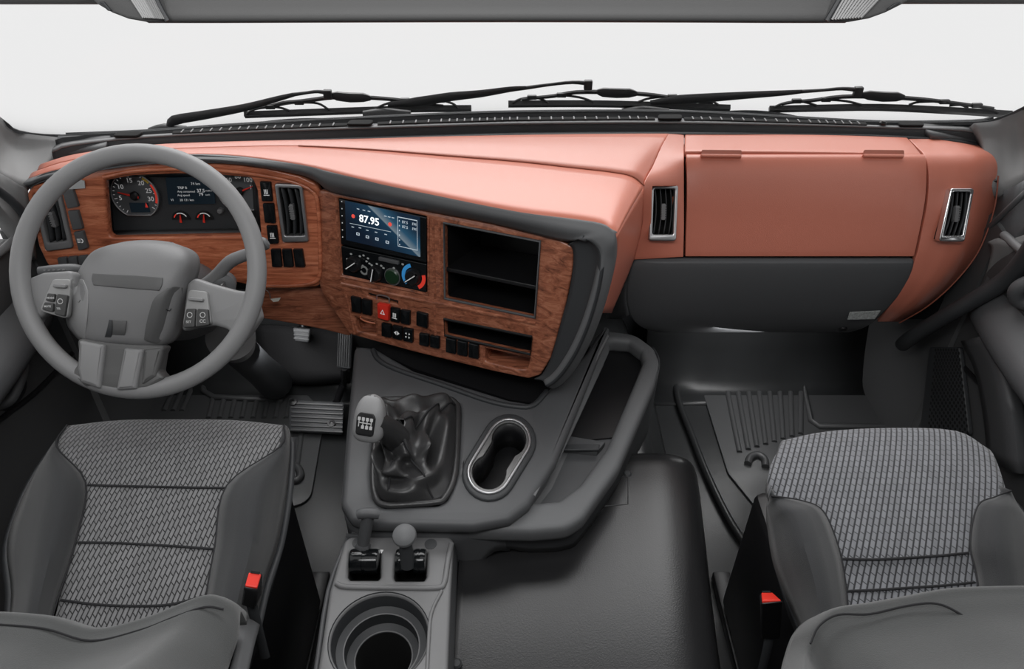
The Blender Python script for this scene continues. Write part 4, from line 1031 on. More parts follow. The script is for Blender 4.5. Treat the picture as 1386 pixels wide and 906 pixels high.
# ================================================================ PEDALS
ped = thing('accelerator_pedal', 'ribbed black accelerator pedal plate with two screws beside the console', 'pedal', (-.52, 1.52, .0))
FA = Fr(atz(430, 562, .05), (0, -.35, .94))
pplate('heel_plate', FA, [(392, 541), (466, 545), (463, 587), (390, 583)], .006, .012, M['dark'], ped, b=.002)
for i in range(7):
    y = 546 + i * 6
    tube('tread', [FA.hit(394, y, .001), FA.hit(464, y + 3, .001)], .0035, M['matrub'], ped, sub=1, seg=6)
for px, py in ((397, 545), (449, 574)): lathe('screw', FA.hit(px, py, 0), FA.n, [(.012, 0), (.011, .006), (.005, .007), (.004, .003)], M['black'], ped, 16)
FU = Fr(aty(462, 462, 1.60), (-.1, -.86, .5))
pplate('foot_pad', FU, [(458, 438), (477, 440), (474, 500), (456, 498)], .004, .014, M['dark'], ped, b=.003)
for i in range(6): tube('tread', [FU.hit(459 + i * 3, 444, .001), FU.hit(457 + i * 3, 496, .001)], .002, M['matrub'], ped, sub=1, seg=6)
tube('lever', [FU.hit(466, 498, -.01), aty(464, 520, 1.62), FA.hit(455, 545, -.005)], .010, M['black'], ped, seg=8)
br = thing('brake_pedal', 'grey brake pedal pad hanging under the wood knee panel', 'pedal', (-.45, 1.6, .3))
FBp = Fr(aty(410, 452, 1.62), (0, -.86, .5))
pplate('foot_pad', FBp, [(396, 444), (420, 446), (417, 464), (399, 462)], .004, .015, M['charcoal'], br, b=.004)
for i in range(3): tube('tread', [FBp.hit(398, 448 + i * 5, .001), FBp.hit(418, 450 + i * 5, .001)], .0025, M['grey'], br, sub=1, seg=6)
tube('lever', [FBp.hit(409, 455, -.015), aty(409, 430, 1.72), V((aty(409, 430, 1.72).x, 1.80, .62))], .012, M['black'], br, seg=8)
hb = thing('pedal_housing', 'dark moulded pedal box cover under the wood knee panel', 'cover', (-.5, 1.66, .1))
tube('edge_ridge', [atz(x, y, .012) for x, y in ((914, 520), (920, 548), (935, 586), (957, 642), (985, 700), (1012, 742))], .010, M['rubber'], tun, seg=8)
loft('cover', [Ys([(345, 440, 1.70), (400, 442, 1.68), (470, 452, 1.68)]), Ys([(352, 480, 1.66), (405, 485, 1.62), (474, 486, 1.64)]), Ys([(372, 506, 1.62), (415, 512, 1.59), (474, 508, 1.60)]), Ys([(378, 519, 1.64), (418, 521, 1.62), (474, 518, 1.64)]), Ys([(380, 516, 1.74), (418, 516, 1.74), (474, 516, 1.74)])], M['matt'], hb, nu=4, nv=4, thick=.008)

# ================================================================ GEAR CONSOLE
ZG = .45
FGc = Fr((0, 1.0, ZG), (0, 0, 1), (0, 1, 0))
gc = thing('gear_console', 'grey moulded gear console with twin cup holder and storage tray', 'console', (-.1, 1.0, .30))
up_out = [(479, 466), (508, 470), (560, 500), (690, 540), (722, 545), (790, 480), (818, 440), (826, 442), (752, 625), (716, 682), (690, 702), (640, 711), (500, 708), (474, 702), (461, 682)]
boot_o = [(512, 545), (524, 540), (606, 540), (620, 546), (622, 560), (617, 640), (603, 676), (592, 682), (520, 685), (507, 674), (503, 640)]
CU, CD = (689, 596), (662, 640)
def stadium(r, half=90, n=12):
    ph = math.atan2(CU[1] - CD[1], CU[0] - CD[0]); out = []
    for c, p in ((CU, ph), (CD, ph + math.pi)):
        for k in range(n + 1):
            t = p + R_(-half + 2 * half * k / n); out.append((c[0] + r * math.cos(t), c[1] + r * math.sin(t)))
    return out
cup_o = stadium(30)
pplate('top_panel', FGc, up_out, .02, .03, M['charcoal'], gc, b=.012, top=0, holes=[(boot_o, .01), (cup_o, .01)])
# side wall of the upper panel
def skirt(nm, fr, pts, z0, z1, m, par, flare=1.0, closed=False):
    ps = [fr.hit(x, y, z0) for x, y in pts]; c = sum(ps, V()) / len(ps)
    qs = [V((c.x + (p.x - c.x) * flare, c.y + (p.y - c.y) * flare, (.182 if p.x < -.09 else .338) if p.y < 1.08 else .235)) for p in ps]
    ms = [a.lerp(b, .5) for a, b in zip(ps, qs)]
    return loft(nm, [ps, ms, qs], m, par, nu=4, nv=2, thick=.006)
skirt('side_wall', FGc, [(482, 470), (472, 560), (464, 660), (463, 684), (476, 702), (502, 708), (600, 711), (660, 709), (692, 701)], -.014, .20, M['charcoal'], gc, .99)
# dark recess between console and stack
pplate('recess', FGc, [(506, 474), (560, 499), (690, 541), (722, 546), (800, 470), (760, 440), (560, 430)], .01, .03, M['black'], gc, top=-.012)
tube('recess_edge', [FGc.hit(x, y, .001) for x, y in ((505, 474), (512, 487), (535, 500), (600, 522), (660, 543), (700, 551), (722, 549), (740, 530))], .006, M['dark'], gc, seg=8, sub=4)
# lower side tray with a raised outer rim, right of the panel
ZR = .425
FR_ = Fr((0, 1.0, ZR), (0, 0, 1), (0, 1, 0))
rim_o = [(800, 452), (826, 446), (862, 452), (886, 470), (893, 488), (886, 520), (838, 632), (790, 700), (768, 714), (720, 718), (640, 716), (500, 712), (500, 690), (640, 690), (700, 690), (740, 640), (820, 470)]
rim_i = [(826, 460), (852, 462), (868, 474), (871, 488), (822, 604), (785, 655), (757, 676), (715, 680), (742, 640)]
pplate('tray_rim', FR_, rim_o, .05, .04, M['grey'], gc, b=.012, top=0, holes=[(rim_i, .012)])
skirt('tray_wall', FR_, [(884, 468), (893, 488), (886, 520), (838, 632), (790, 700), (768, 715), (720, 719), (640, 717), (480, 712)], -.02, .20, M['dark'], gc, .985)
pplate('tray_floor', FR_, [(818, 500), (875, 480), (885, 500), (800, 660), (760, 690), (690, 690)], .004, .01, M['charcoal'], gc, top=-.04)
pplate('deep_bin', FR_, [(815, 470), (868, 470), (870, 490), (832, 592), (752, 600)], .01, .01, M['black'], gc, top=-.036)
pplate('bin_wall', FR_, [(770, 590), (820, 598), (808, 612), (757, 607)], .003, .02, M['charcoal'], gc, b=.002, top=-.028)
pplate('slot_handle', FR_, [(757, 601), (812, 601), (811, 609), (756, 609)], .003, .006, M['dark'], gc, b=.002, top=-.020)
tube('tray_line', [FGc.hit(x, y, -.008) for x, y in ((822, 455), (800, 500), (770, 570), (738, 640), (722, 672))], .004, M['midgrey'], gc, seg=6)
# cup holder
cup = plate('cup_holder', FGc, [FGc.q(stadium(37), .006), FGc.q(stadium(28), .006)], .016, M['dark'], gc, b=.005, top=.006)
hgl = FGc.q(stadium(23.5, 128, 18), .002)
plate('cup_plate', FGc, [FGc.q(stadium(28.5), .004), hgl], .006, M['cup'], cup, b=.001, top=.004)
tube('cup_ring', [FGc.hit(x, y, .006) for x, y in stadium(28)], .0032, M['satin'], cup, seg=8, sub=1, closed=True)
wl = [FGc.w(p[0], p[1], .0) for p in hgl]; wl2 = [p + V((0, 0, -.07)) for p in wl]
loft('cup_well', [wl, wl2], M['black'], cup, nu=2, nv=2, closed=True, thick=.002)
plate('cup_floor', FGc, [hgl], .004, M['black'], cup, top=-.066)

# gear lever with leather boot
gl_ = thing('gear_lever', 'gear lever with grey knob and wrinkled black leather boot', 'gear lever', FGc.hit(560, 615, 0))
tube('boot_frame', [FGc.hit(x, y, .002) for x, y in [(514, 545), (526, 541), (560, 540), (604, 540), (617, 546), (620, 560), (616, 640), (602, 674), (590, 680), (556, 683), (522, 684), (509, 674), (505, 640), (509, 580)]], .006, M['boot'], gl_, seg=8, sub=4, closed=True)
base_c = [FGc.hit(x, y, .0) for x, y in [(514, 546), (535, 541), (570, 540), (604, 541), (617, 550), (618, 590), (614, 640), (602, 672), (570, 681), (540, 683), (512, 674), (506, 640), (506, 610), (509, 575)]]
topc = FGc.hit(536, 583, .075)
kn = FGc.hit(503, 565, .15)
random.seed(11)
rows = []
NB = len(base_c)
for k, (t, h) in enumerate(((0, .0), (.12, .022), (.28, .034), (.45, .030), (.6, .046), (.75, .050), (.88, .068), (1.0, .082))):
    row = []
    for i, p in enumerate(base_c):
        q = p.lerp(V((topc.x, topc.y, p.z)), t * .86)
        w = (.012 * math.sin(i * 2.2 + k * 1.7) + .010 * math.sin(i * 1.1 - k * 2.6)) * math.sin(math.pi * min(1, t * 1.05))
        ang = i / NB * 2 * math.pi
        d = (q - V((topc.x, topc.y, q.z)))
        if d.length > 1e-4: d.normalize()
        row.append(V((q.x, q.y, ZG + h)) + d * w + V((0, 0, w * 1.1)))
    rows.append(row)
loft('boot', rows, M['boot'], gl_, nu=5, nv=5, closed=True, thick=.0015, face=(0, 0, 1))
tube('boot_seam', [r[7].lerp(r[8], .5) + V((0, 0, .004)) for r in rows], .0018, M['seam'], gl_, seg=6, sub=5)
tube('boot_seam', [r[9].lerp(r[10], .5) + V((0, 0, .003)) for r in rows[:5]], .0018, M['seam'], gl_, seg=6, sub=5)
tube('boot_seam', [r[4] + V((0, 0, .003)) for r in rows], .0018, M['seam'], gl_, seg=6, sub=5)
neck = [topc + V((0, 0, -.02)), FGc.hit(520, 578, .11), FGc.hit(508, 570, .135)]
tube('neck', neck, [.027, .021, .018], M['boot'], gl_, seg=14)
# knob: an upright grey pear, its face turned towards the seats
FK2 = Fr(FGc.hit(500, 568, .135), (-.18, -.80, .57))
rows = []
for v, rx, d0, d1 in ((-.040, .004, -.004, .004), (-.038, .019, -.022, .010), (-.026, .027, -.030, .016), (-.006, .028, -.031, .017), (.014, .026, -.030, .016), (.030, .021, -.026, .010), (.040, .013, -.018, .002), (.0435, .003, -.012, -.004)):
    row = []
    for k in range(16):
        a = k * math.pi / 8; ca, sa = math.cos(a), math.sin(a)
        dd = d1 if sa > 0 else -d0
        row.append(FK2.w(rx * math.copysign(abs(ca) ** .8, ca), v, dd * math.copysign(abs(sa) ** .8, sa)))
    rows.append(row)
loft('knob', rows, M['wheel'], gl_, nu=2, nv=3, closed=True, cap=True)
sp_ = plate('shift_pattern', FK2, [rr([(-.016, -.026), (.016, -.026), (.017, .006), (.012, .014), (-.012, .014), (-.017, .006)], .006)], .006, M['black'], gl_, b=.001, top=.0185)
ms = []
for i in range(4):
    for j in range(2):
        if j == 1 and i == 0: continue
        x, y = -.0115 + i * .0075, .003 - j * .014
        ms.append(plate_mesh(FK2, [rr([(x - .0026, y - .003), (x + .0026, y - .003), (x + .0026, y + .003), (x - .0026, y + .003)], .001)], .001, top=.0192))
ms.append(plate_mesh(FK2, [[(-.012, -.0045), (.012, -.0045), (.012, -.003), (-.012, -.003)]], .001, top=.0192))
for i in range(4): ms.append(plate_mesh(FK2, [[(-.0122 + i * .0075, -.011), (-.0108 + i * .0075, -.011), (-.0108 + i * .0075, .003), (-.0122 + i * .0075, .003)]], .001, top=.0191))
link('pattern_print', join(ms), mat('pattern_white', (.6, .6, .6), .4), sp_)

# ================================================================ HANDBRAKE CONSOLE
ZH = .40
FH = Fr((0, .7, ZH), (0, 0, 1), (0, 1, 0))
hc = thing('brake_console', 'grey narrow console with two brake levers and a round well beside the driver seat', 'console', (-.2, .65, 0))
def xh(px, py): p = atz(px, py, ZH); return p.x, p.y
top_o = [(474, 726), (608, 726), (614, 732), (610, 800), (606, 906), (603, 960), (418, 960), (430, 906), (446, 800), (466, 732)]
w1_ = [(473, 748), (477, 744), (512, 744), (515, 748), (515, 781), (512, 785), (474, 785), (471, 781)]
w2_ = [(536, 748), (540, 744), (574, 744), (578, 748), (577, 781), (574, 786), (535, 786), (533, 781)]
cw0 = (-.2105, -.072); rw = .0765
circ = lambda r, n=48: [(cw0[0] + r * math.cos(k * 2 * math.pi / n), cw0[1] + r * math.sin(k * 2 * math.pi / n)) for k in range(n)]
plate('top_panel', FH, [rr(FH.q(top_o), .012), circ(rw), rr(FH.q(w1_), .004), rr(FH.q(w2_), .004)], .02, M['midgrey'], hc, b=.006)
# bodyside
pts = [FH.hit(x, y, -.008) for x, y in top_o]
loft('left_side', [[FH.hit(x, y, -.006) for x, y in ((472, 728), (446, 800), (430, 906), (418, 960))], [FH.hit(x, y, -.006) + V((-.004, 0, -.10)) for x, y in ((472, 728), (446, 800), (430, 906), (418, 960))], [FH.hit(x, y, -.006) + V((-.006, 0, -.222)) for x, y in ((472, 728), (446, 800), (430, 906), (418, 960))]], M['charcoal'], hc, nu=3, nv=3, thick=.006)
loft('right_side', [[FH.hit(x, y, -.006) for x, y in ((612, 728), (609, 800), (605, 906), (602, 960))], [FH.hit(x, y, -.006) + V((.006, 0, -.03)) for x, y in ((612, 728), (609, 800), (605, 906), (602, 960))], [FH.hit(x, y, -.006) + V((.008, 0, -.058)) for x, y in ((612, 728), (609, 800), (605, 906), (602, 960))]], M['charcoal'], hc, nu=3, nv=3, thick=.006)
loft('front_side', [[FH.hit(x, y, -.006) for x, y in ((468, 727), (540, 725), (614, 728))], [FH.hit(x, y, -.006) + V((0, .008, -.055)) for x, y in ((468, 727), (540, 725), (614, 728))]], M['charcoal'], hc, nu=3, nv=3, thick=.006)
# step between the lever bay and the well bay, corner ridge and right chamfer
tube('bay_edge', [FH.hit(x, y, .001) for x, y in ((455, 790), (470, 795), (540, 796), (590, 796), (601, 790), (606, 760), (611, 736))], .005, M['midgrey'], hc, seg=8, sub=4)
tube('corner_ridge', [FH.hit(x, y, .001) for x, y in ((598, 800), (584, 830), (580, 870), (576, 960))], .003, M['midgrey'], hc, seg=8, sub=4)
lathe('well', FH.w(cw0[0], cw0[1], 0), (0, 0, -1), [(rw + .004, -.001), (rw, .006), (rw - .004, .03), (rw - .016, .034), (rw - .017, .06), (rw - .030, .064), (rw - .031, .066)], M['dark'], hc, 48, cap=False)
lathe('well_liner', FH.w(cw0[0], cw0[1], 0), (0, 0, -1), [(rw - .0305, .0655), (rw - .034, .19), (.001, .191)], M['void'], hc, 48, cap=False)
for r_, h_ in ((rw - .0155, -.034), (rw - .0295, -.064)):
    tube('well_ring', [FH.w(p[0], p[1], h_) for p in circ(r_, 40)], .0012, M['midgrey'], hc, sub=1, seg=6, closed=True)
def wellbox(q):
    uv = FH.q(q)
    bm = bmesh.new(); f = [bm.verts.new(FH.w(p[0], p[1], -.004)) for p in uv]; k = [bm.verts.new(FH.w(p[0], p[1], -.07)) for p in uv]
    for i in range(len(uv)): bm.faces.new((f[i], f[(i + 1) % len(uv)], k[(i + 1) % len(uv)], k[i]))
    bm.faces.new(k); me = bpy.data.meshes.new('w'); bm.to_mesh(me); bm.free()
    o = link('lever_well', me, M['void'], hc); md = o.modifiers.new('s', 'SOLIDIFY'); md.thickness = .002; md.offset = 0
wellbox(w1_); wellbox(w2_)
for px, py in ((485, 735), (583, 737)): lathe('plug', FH.hit(px, py, 0), (0, 0, 1), [(.011, -.002), (.011, .001), (.009, .0015)], M['charcoal'], hc, 20)
c = FH.uv(516.5, 746.5, .0005); plate('arrow_mark', FH, [[(c[0] - .003, c[1] + .003), (c[0] + .003, c[1] + .003), (c[0], c[1] - .005)]], .0006, M['white'], hc, top=.0006)
pplate('front_bracket', FH, [(475, 715), (582, 716), (582, 722), (475, 722)], .002, .02, M['dark'], hc, b=.003, top=-.004)
def barrel(x0, x1, y, h, par, r=.021):
    a, b = FH.hit(x0, y, h), FH.hit(x1, y, h); d = (b - a).normalized(); ln = (b - a).length
    lathe('drum', a, d, [(.010, 0), (r * .93, .001), (r, .005), (r, ln * .45), (r * .93, ln * .46), (r * .93, ln * .55), (r, ln * .56), (r, ln - .005), (r * .93, ln - .001), (.010, ln)], M['gloss'], par, 28)
    return a.lerp(b, .5)
lv1 = thing('brake_lever', 'black brake lever with T-bar grip on the narrow console', 'lever', FH.hit(493, 760, -.02), 'levers on the narrow console')
c1 = barrel(474, 513, 760, .004, lv1)
ta, tb = FH.hit(491, 741, .018), FH.hit(499, 696, .085)
tube('stem', [c1, ta, tb], [.010, .0105, .0105], M['charcoal'], lv1, seg=12, sub=3)
lathe('collar', ta, tb - ta, [(.013, -.008), (.014, -.004), (.014, .004), (.011, .008)], M['charcoal'], lv1, 6)
tube('grip', [FH.hit(484, 697, .086), FH.hit(490, 695.5, .088), FH.hit(499, 695, .089), FH.hit(508, 695.5, .088), FH.hit(514, 697, .086)], [.008, .0095, .0095, .0095, .008], M['charcoal'], lv1, seg=12)
lv2 = thing('brake_lever', 'black brake lever with round mushroom knob on the narrow console', 'lever', FH.hit(555, 760, -.02), 'levers on the narrow console')
barrel(536, 551, 760, .004, lv2); barrel(560, 577, 760, .004, lv2)
a, b = FH.hit(552, 766, .01), FH.hit(548, 727, .07)
tube('stem', [a, a.lerp(b, .5), b], [.0125, .0115, .010], M['dark'], lv2, seg=14)
lathe('knob', b, (b - a) * .5 + V((0, -.03, .04)), [(.008, -.006), (.017, .0), (.0205, .006), (.019, .011), (.012, .016), (.001, .0175)], M['grey'], lv2, 24)

# ================================================================ SEATS
def seat(name, label, X, rows, lb, rb, seams, wv, back, bseam, buckl):
    base = sum((p for r in rows for p in r), V()) / sum(len(r) for r in rows)
    t = thing(name, label, 'seat', (base.x, base.y, 0))
    r0 = rows[0]
    cx_ = sum(p.x for p in r0) / len(r0)
    rows = [[V((cx_ + (p.x - cx_) * .66, p.y - .02, p.z - .20)) for p in r0], [V((cx_ + (p.x - cx_) * .9, p.y + .012, p.z - .07)) for p in r0]] + rows
    lb = [[b[0] + V((0, 0, .005))] + b[1:] for b in lb]; rb = [[b[0] + V((0, 0, .005))] + b[1:] for b in rb]
    loft('cushion', rows, M[wv], t, nu=4, nv=5, thick=.03)
    for nm, b in (('side_bolster', lb), ('side_bolster', rb)): loft(nm, b, M['fabric'], t, nu=4, nv=5, thick=.02)
    for b in (lb, rb):
        inn = [r[0] for r in b]; out = [r[-1] for r in b]
        tube('piping', [p + V((0, 0, -.0003)) for p in inn], .0017, M['seam'], t, seg=6, sub=5)
        c = base
        loft('valance', [out, [V((p.x + (c.x - p.x) * .22, p.y - .01, p.z - .12)) for p in out], [V((p.x + (c.x - p.x) * .38, p.y - .03, .25)) for p in out]], M['dark'], t, nu=4, nv=3, thick=.01)
    for s in seams: tube('cross_seam', [p + V((0, 0, -.0014)) for p in s], .0020, M['seam'], t, seg=6, sub=5)
    box('base', (base.x - .17, base.x + .17, .62, .93, .03, .40), M['black'], t, b=.02)
    for s in (-1, 1): box('rail', (base.x + s * .15 - .02, base.x + s * .15 + .02, .55, 1.0, .002, .03), M['black'], t, b=.004)
    bo = loft('backrest', back, M['backfab'], t, nu=5, nv=5, thick=.05)
    tube('back_piping', bseam, .0014, M['seam'], t, seg=6, sub=5)
    return t
# driver
zr = [.44, .50, .535, .538, .53, .52, .505, .48]
def R(px, z): return [atz(x, y, z) for x, y in px]
dr = [[p + V((0, .012, -.035)) for p in R([(94, 574), (160, 568), (235, 567), (315, 568), (386, 575)], .535)],
       R([(92, 577), (160, 570), (235, 569), (315, 570), (385, 577)], .535), R([(78, 607), (150, 603), (230, 602), (312, 603), (380, 607)], .55), R([(95, 656), (155, 657), (215, 658), (275, 659), (328, 660)], .545),
       R([(82, 734), (140, 734), (195, 736), (255, 739), (312, 743)], .53), R([(80, 812), (130, 818), (180, 820), (230, 818), (281, 806)], .515), R([(60, 880), (120, 885), (170, 885), (220, 885), (272, 880)], .50)]
lbr = [[atz(92, 578, .535), atz(86, 585, .533), atz(79, 594, .515)], [atz(78, 607, .55), atz(66, 612, .55), atz(52, 632, .50)], [atz(117, 656, .545), atz(75, 655, .57), atz(27, 680, .50)], [atz(104, 734, .53), atz(60, 735, .565), atz(9, 738, .48)], [atz(80, 812, .515), atz(45, 812, .56), atz(15, 806, .47)], [atz(60, 880, .50), atz(35, 880, .55), atz(5, 880, .46)]]
rbr = [[atz(385, 577, .535), atz(390, 582, .53), atz(393, 592, .51)], [atz(380, 607, .55), atz(387, 610, .545), atz(392, 625, .50)], [atz(308, 660, .545), atz(355, 655, .57), atz(388, 672, .49)], [atz(292, 743, .53), atz(340, 740, .565), atz(377, 735, .46)], [atz(281, 806, .515), atz(325, 798, .56), atz(359, 790, .46)], [atz(272, 880, .50), atz(310, 870, .55), atz(345, 850, .45)]]
drs = [R([(119, 656), (165, 657.5), (215, 658.5), (265, 659.5), (306, 660)], .5475), R([(106, 734), (150, 734.5), (195, 736.5), (245, 739.5), (290, 743)], .532), R([(82, 812), (130, 818), (180, 820), (230, 818), (279, 806)], .517)]
BD = [(-70, 826, .54), (0, 828, .535), (70, 834, .52), (132, 850, .50), (200, 835, .505), (244, 818, .515), (284, 805, .525), (309, 808, .525), (326, 829, .515)]
def backrows(sil, end=None):
    top = [aty(*p) for p in sil]
    under = [p + V((0, .03, -.07)) for p in top]
    r1 = [p + V((0, -.022, .012)) for p in top]
    r2 = [p + V((0, -.07, .035)) for p in top]
    r3 = [p + V((0, -.16, .12)) for p in top]
    r4 = [p + V((0, -.28, .30)) for p in top]
    r5 = [p + V((0, -.36, .56)) for p in top]
    r6 = [p + V((0, -.37, .62)) for p in top]
    rows = [under, top, r1, r2, r3, r4, r5, r6]
    if end:
        for r, e in zip(rows, end):
            r[-1] = aty(*e); r[-2] = r[-2].lerp(r[-1], .35)
    return rows
bk = backrows(BD, [(334, 846, .53), (326, 829, .515), (323, 862, .475), (309, 906, .43), (296, 965, .37)])
driver_seat = seat('driver_seat', 'grey woven fabric driver seat with plain dark bolsters behind the steering wheel', -.5, dr, lbr, rbr, drs, 'weave', bk,
     [p + V((0, -.012, .008)) for p in [aty(x, y + 10, yy - .015) for x, y, yy in BD[1:-1]]], None)
loft('side_trim', [Ys([(322, 838, .56), (338, 838, .565), (352, 846, .57)]), Ys([(318, 880, .50), (328, 880, .50), (343, 880, .51)]), Ys([(300, 940, .42), (316, 940, .42), (330, 940, .43)])], M['grey'], driver_seat, nu=3, nv=3, thick=.01)
# passenger
pr = [[p + V((0, .012, -.035)) for p in R([(1062, 594), (1120, 583), (1205, 579), (1295, 582), (1338, 606)], .535)],
       R([(1060, 598), (1120, 586), (1205, 581), (1295, 585), (1340, 609)], .535), R([(1041, 640), (1110, 630), (1200, 622), (1295, 628), (1356, 645)], .55), R([(1058, 690), (1120, 688), (1210, 688), (1310, 686), (1362, 682)], .545),
       R([(1100, 742), (1165, 746), (1225, 745), (1285, 742), (1345, 738)], .535), R([(1120, 793), (1190, 792), (1235, 790), (1290, 788), (1345, 785)], .52), R([(1150, 870), (1200, 870), (1240, 868), (1280, 866), (1330, 860)], .505)]
plb = [[atz(1043, 674, .553), atz(1041, 678, .54), atz(1037, 684, .51)], [atz(1085, 681, .55), atz(1060, 688, .565), atz(1037, 702, .505)], [atz(1113, 695, .55), atz(1075, 700, .575), atz(1039, 720, .50)], [atz(1133, 742, .535), atz(1090, 745, .575), atz(1047, 766, .48)], [atz(1143, 793, .52), atz(1105, 800, .565), atz(1068, 820, .46)], [atz(1150, 870, .505), atz(1115, 870, .55), atz(1095, 880, .45)]]
prb = [[atz(1367, 667, .553), atz(1372, 672, .54), atz(1378, 684, .51)], [atz(1345, 676, .55), atz(1367, 682, .565), atz(1388, 696, .50)], [atz(1322, 688, .55), atz(1360, 695, .575), atz(1398, 710, .49)], [atz(1312, 738, .535), atz(1360, 740, .575), atz(1412, 745, .47)], [atz(1321, 785, .52), atz(1365, 780, .565), atz(1420, 790, .46)], [atz(1330, 860, .505), atz(1375, 850, .55), atz(1430, 850, .45)]]
prs = [R([(1136, 756), (1180, 757), (1225, 755), (1270, 752), (1311, 748)], .535), R([(1145, 800), (1190, 798), (1235, 795), (1280, 792), (1320, 788)], .521)]
BP = [(1084, 915, .40), (1089, 880, .47), (1100, 850, .49), (1118, 830, .505), (1140, 821, .51), (1175, 816, .51), (1225, 807, .515), (1280, 797, .52), (1335, 794, .52), (1400, 793, .52), (1460, 795, .52)]
bkp = backrows(BP)
passenger_seat = seat('passenger_seat', 'blue-grey woven fabric passenger seat with plain dark bolsters by the right door', .6, pr, plb, prb, prs, 'weave2', bkp,
     [aty(x, y, yy) + V((0, -.002, .004)) for x, y, yy in [(1095, 872, .455), (1107, 848, .475), (1132, 833, .487), (1175, 832, .485), (1225, 821, .492), (1265, 818, .49), (1300, 834, .475), (1345, 868, .45), (1375, 895, .43)]], None)

# ================================================================ SEAT BELT BUCKLES
def buckle(label, red, bodyp, h, stalk):
    top = [aty(*p) for p in red]
    c = sum(top, V()) / 4
    t = thing('seat_belt_buckle', label, 'buckle', c + V((0, 0, -.10)), 'seat belt buckles')
    low = [aty(*p) for p in bodyp]
    loft('housing', [[p for p in top], [a.lerp(b, .6) for a, b in zip(top, low)], low], M['black'], t, nu=1, nv=3, closed=True, cap=True, bev=.003)
    n = (top[1] - top[0]).cross(top[3] - top[0]); n = n if n.z > 0 else -n
    f = Fr(c, n, (0, 1, 0))
    L2 = [((p - c).dot(f.x), (p - c).dot(f.y)) for p in top]
    rb_ = plate('release_button', f, [rr([(x * .84, y * .78) for x, y in L2], .002)], .006, M['red'], t, b=.0015, top=.003)
    plate('latch_slot', f, [[(L2[0][0] * .6, L2[0][1] * .95), (L2[1][0] * .6, L2[1][1] * .95), (L2[1][0] * .6, L2[1][1] * .70), (L2[0][0] * .6, L2[0][1] * .70)]], .002, M['void'], t, top=.0042)
    lowc = sum(low, V()) / 4
    tube('stalk', [lowc + V((0, 0, .01))] + stalk(lowc), .008, M['dark'], t, seg=8, flat=.5)
    return t
buckle('red topped seat belt buckle on the driver seat, next to the backrest', [(336, 773, .60), (356, 776, .60), (349, 801, .575), (329, 797, .575)], [(334, 800, .61), (355, 803, .61), (345, 826, .585), (326, 820, .585)], .05, lambda c: [c + V((0, -.01, -.05)), c + V((0, -.02, -.12))])
buckle('red topped seat belt buckle beside the passenger seat, on the tunnel side', [(1028, 804, .655), (1046, 804, .655), (1061, 815, .625), (1030, 818, .622)], [(1030, 840, .68), (1052, 842, .68), (1056, 866, .655), (1030, 866, .65)], .05, lambda c: [c + V((0, -.015, -.05)), c + V((-.002, -.03, -.14))])

# ================================================================ GRAB HANDLE
gh = thing('grab_handle', 'long dark tubular grab handle below the dashboard end by the passenger door', 'handle', (.95, 1.35, .5))
tube('bar', [aty(*p) for p in ((1418, 300, 1.25), (1392, 345, 1.27), (1362, 378, 1.29), (1325, 402, 1.31), (1280, 428, 1.34), (1235, 456, 1.40), (1222, 466, 1.48))], [.020, .020, .019, .018, .018, .018, .018], M['dark'], gh, seg=14)
dh = thing('door_handle_bar', 'rounded dark pull on the passenger door at the edge of the picture', 'handle', atx(1384, 400, 1.02))
tube('grip', [aty(1425, 372, 1.22), aty(1390, 384, 1.235), aty(1376, 394, 1.24), aty(1382, 408, 1.235), aty(1425, 420, 1.2)], .016, M['charcoal'], dh, seg=12)

# ================================================================ WIPERS
def wy(px): return 1.835 - .10 * (abs(px - 693) / 650) ** 3
def WP(pts, d=0): return [aty(x, y, wy(x) + d) for x, y in pts]
def wiper(label, pivot, arm, elbow, blade, bridge, mid, links):
    c = WP([pivot[0]])[0]
    t = thing('windscreen_wiper', label, 'wiper', c, 'wipers resting outside the windscreen')
    a = WP(arm, -.01)
    n = len(arm)
    tube('arm', a, [.006, .0125, .0115, .0095, .007, .005], M['wiper'], t, seg=8, sub=3, flat=.55, up=(0, 1, 0))
    tube('arm_tip', WP(elbow, -.01), [.005, .004, .0045, .006], M['wiper'], t, seg=8, sub=3)
    e = WP([elbow[-1]], -.01)[0]
    box('hook', (e.x - .012, e.x + .009, e.y - .006, e.y + .008, e.z - .016, e.z + .008), M['wiper'], t, b=.003)
    tube('pivot_head', WP(pivot, -.005), [.012, .016, .013], M['wiper'], t, seg=8, sub=3, flat=.8)
    bl = tube('blade', WP(blade, .006), .0078, M['wiper'], t, seg=4, sub=3, flat=1.2)
    tube('bridge', WP(bridge, -.002), [.004, .0045, .005, .0055, .006, .0055, .005, .0045, .004], M['wiper'], t, seg=6, sub=3)
    tube('bridge_plate', WP(mid, -.006), [.006, .012, .013, .012, .006], M['wiper'], t, seg=6, sub=2, flat=.7, up=(0, 1, 0))
    for l in links: tube('yoke', WP(l, .0), .003, M['wiper'], t, seg=5, sub=4)
    for l in links:
        p = WP([l[len(l) // 2]], -.002)[0]
        box('yoke_joint', (p.x - .012, p.x + .012, p.y - .005, p.y + .005, p.z - .005, p.z + .006), M['wiper'], t, b=.002)
    return t
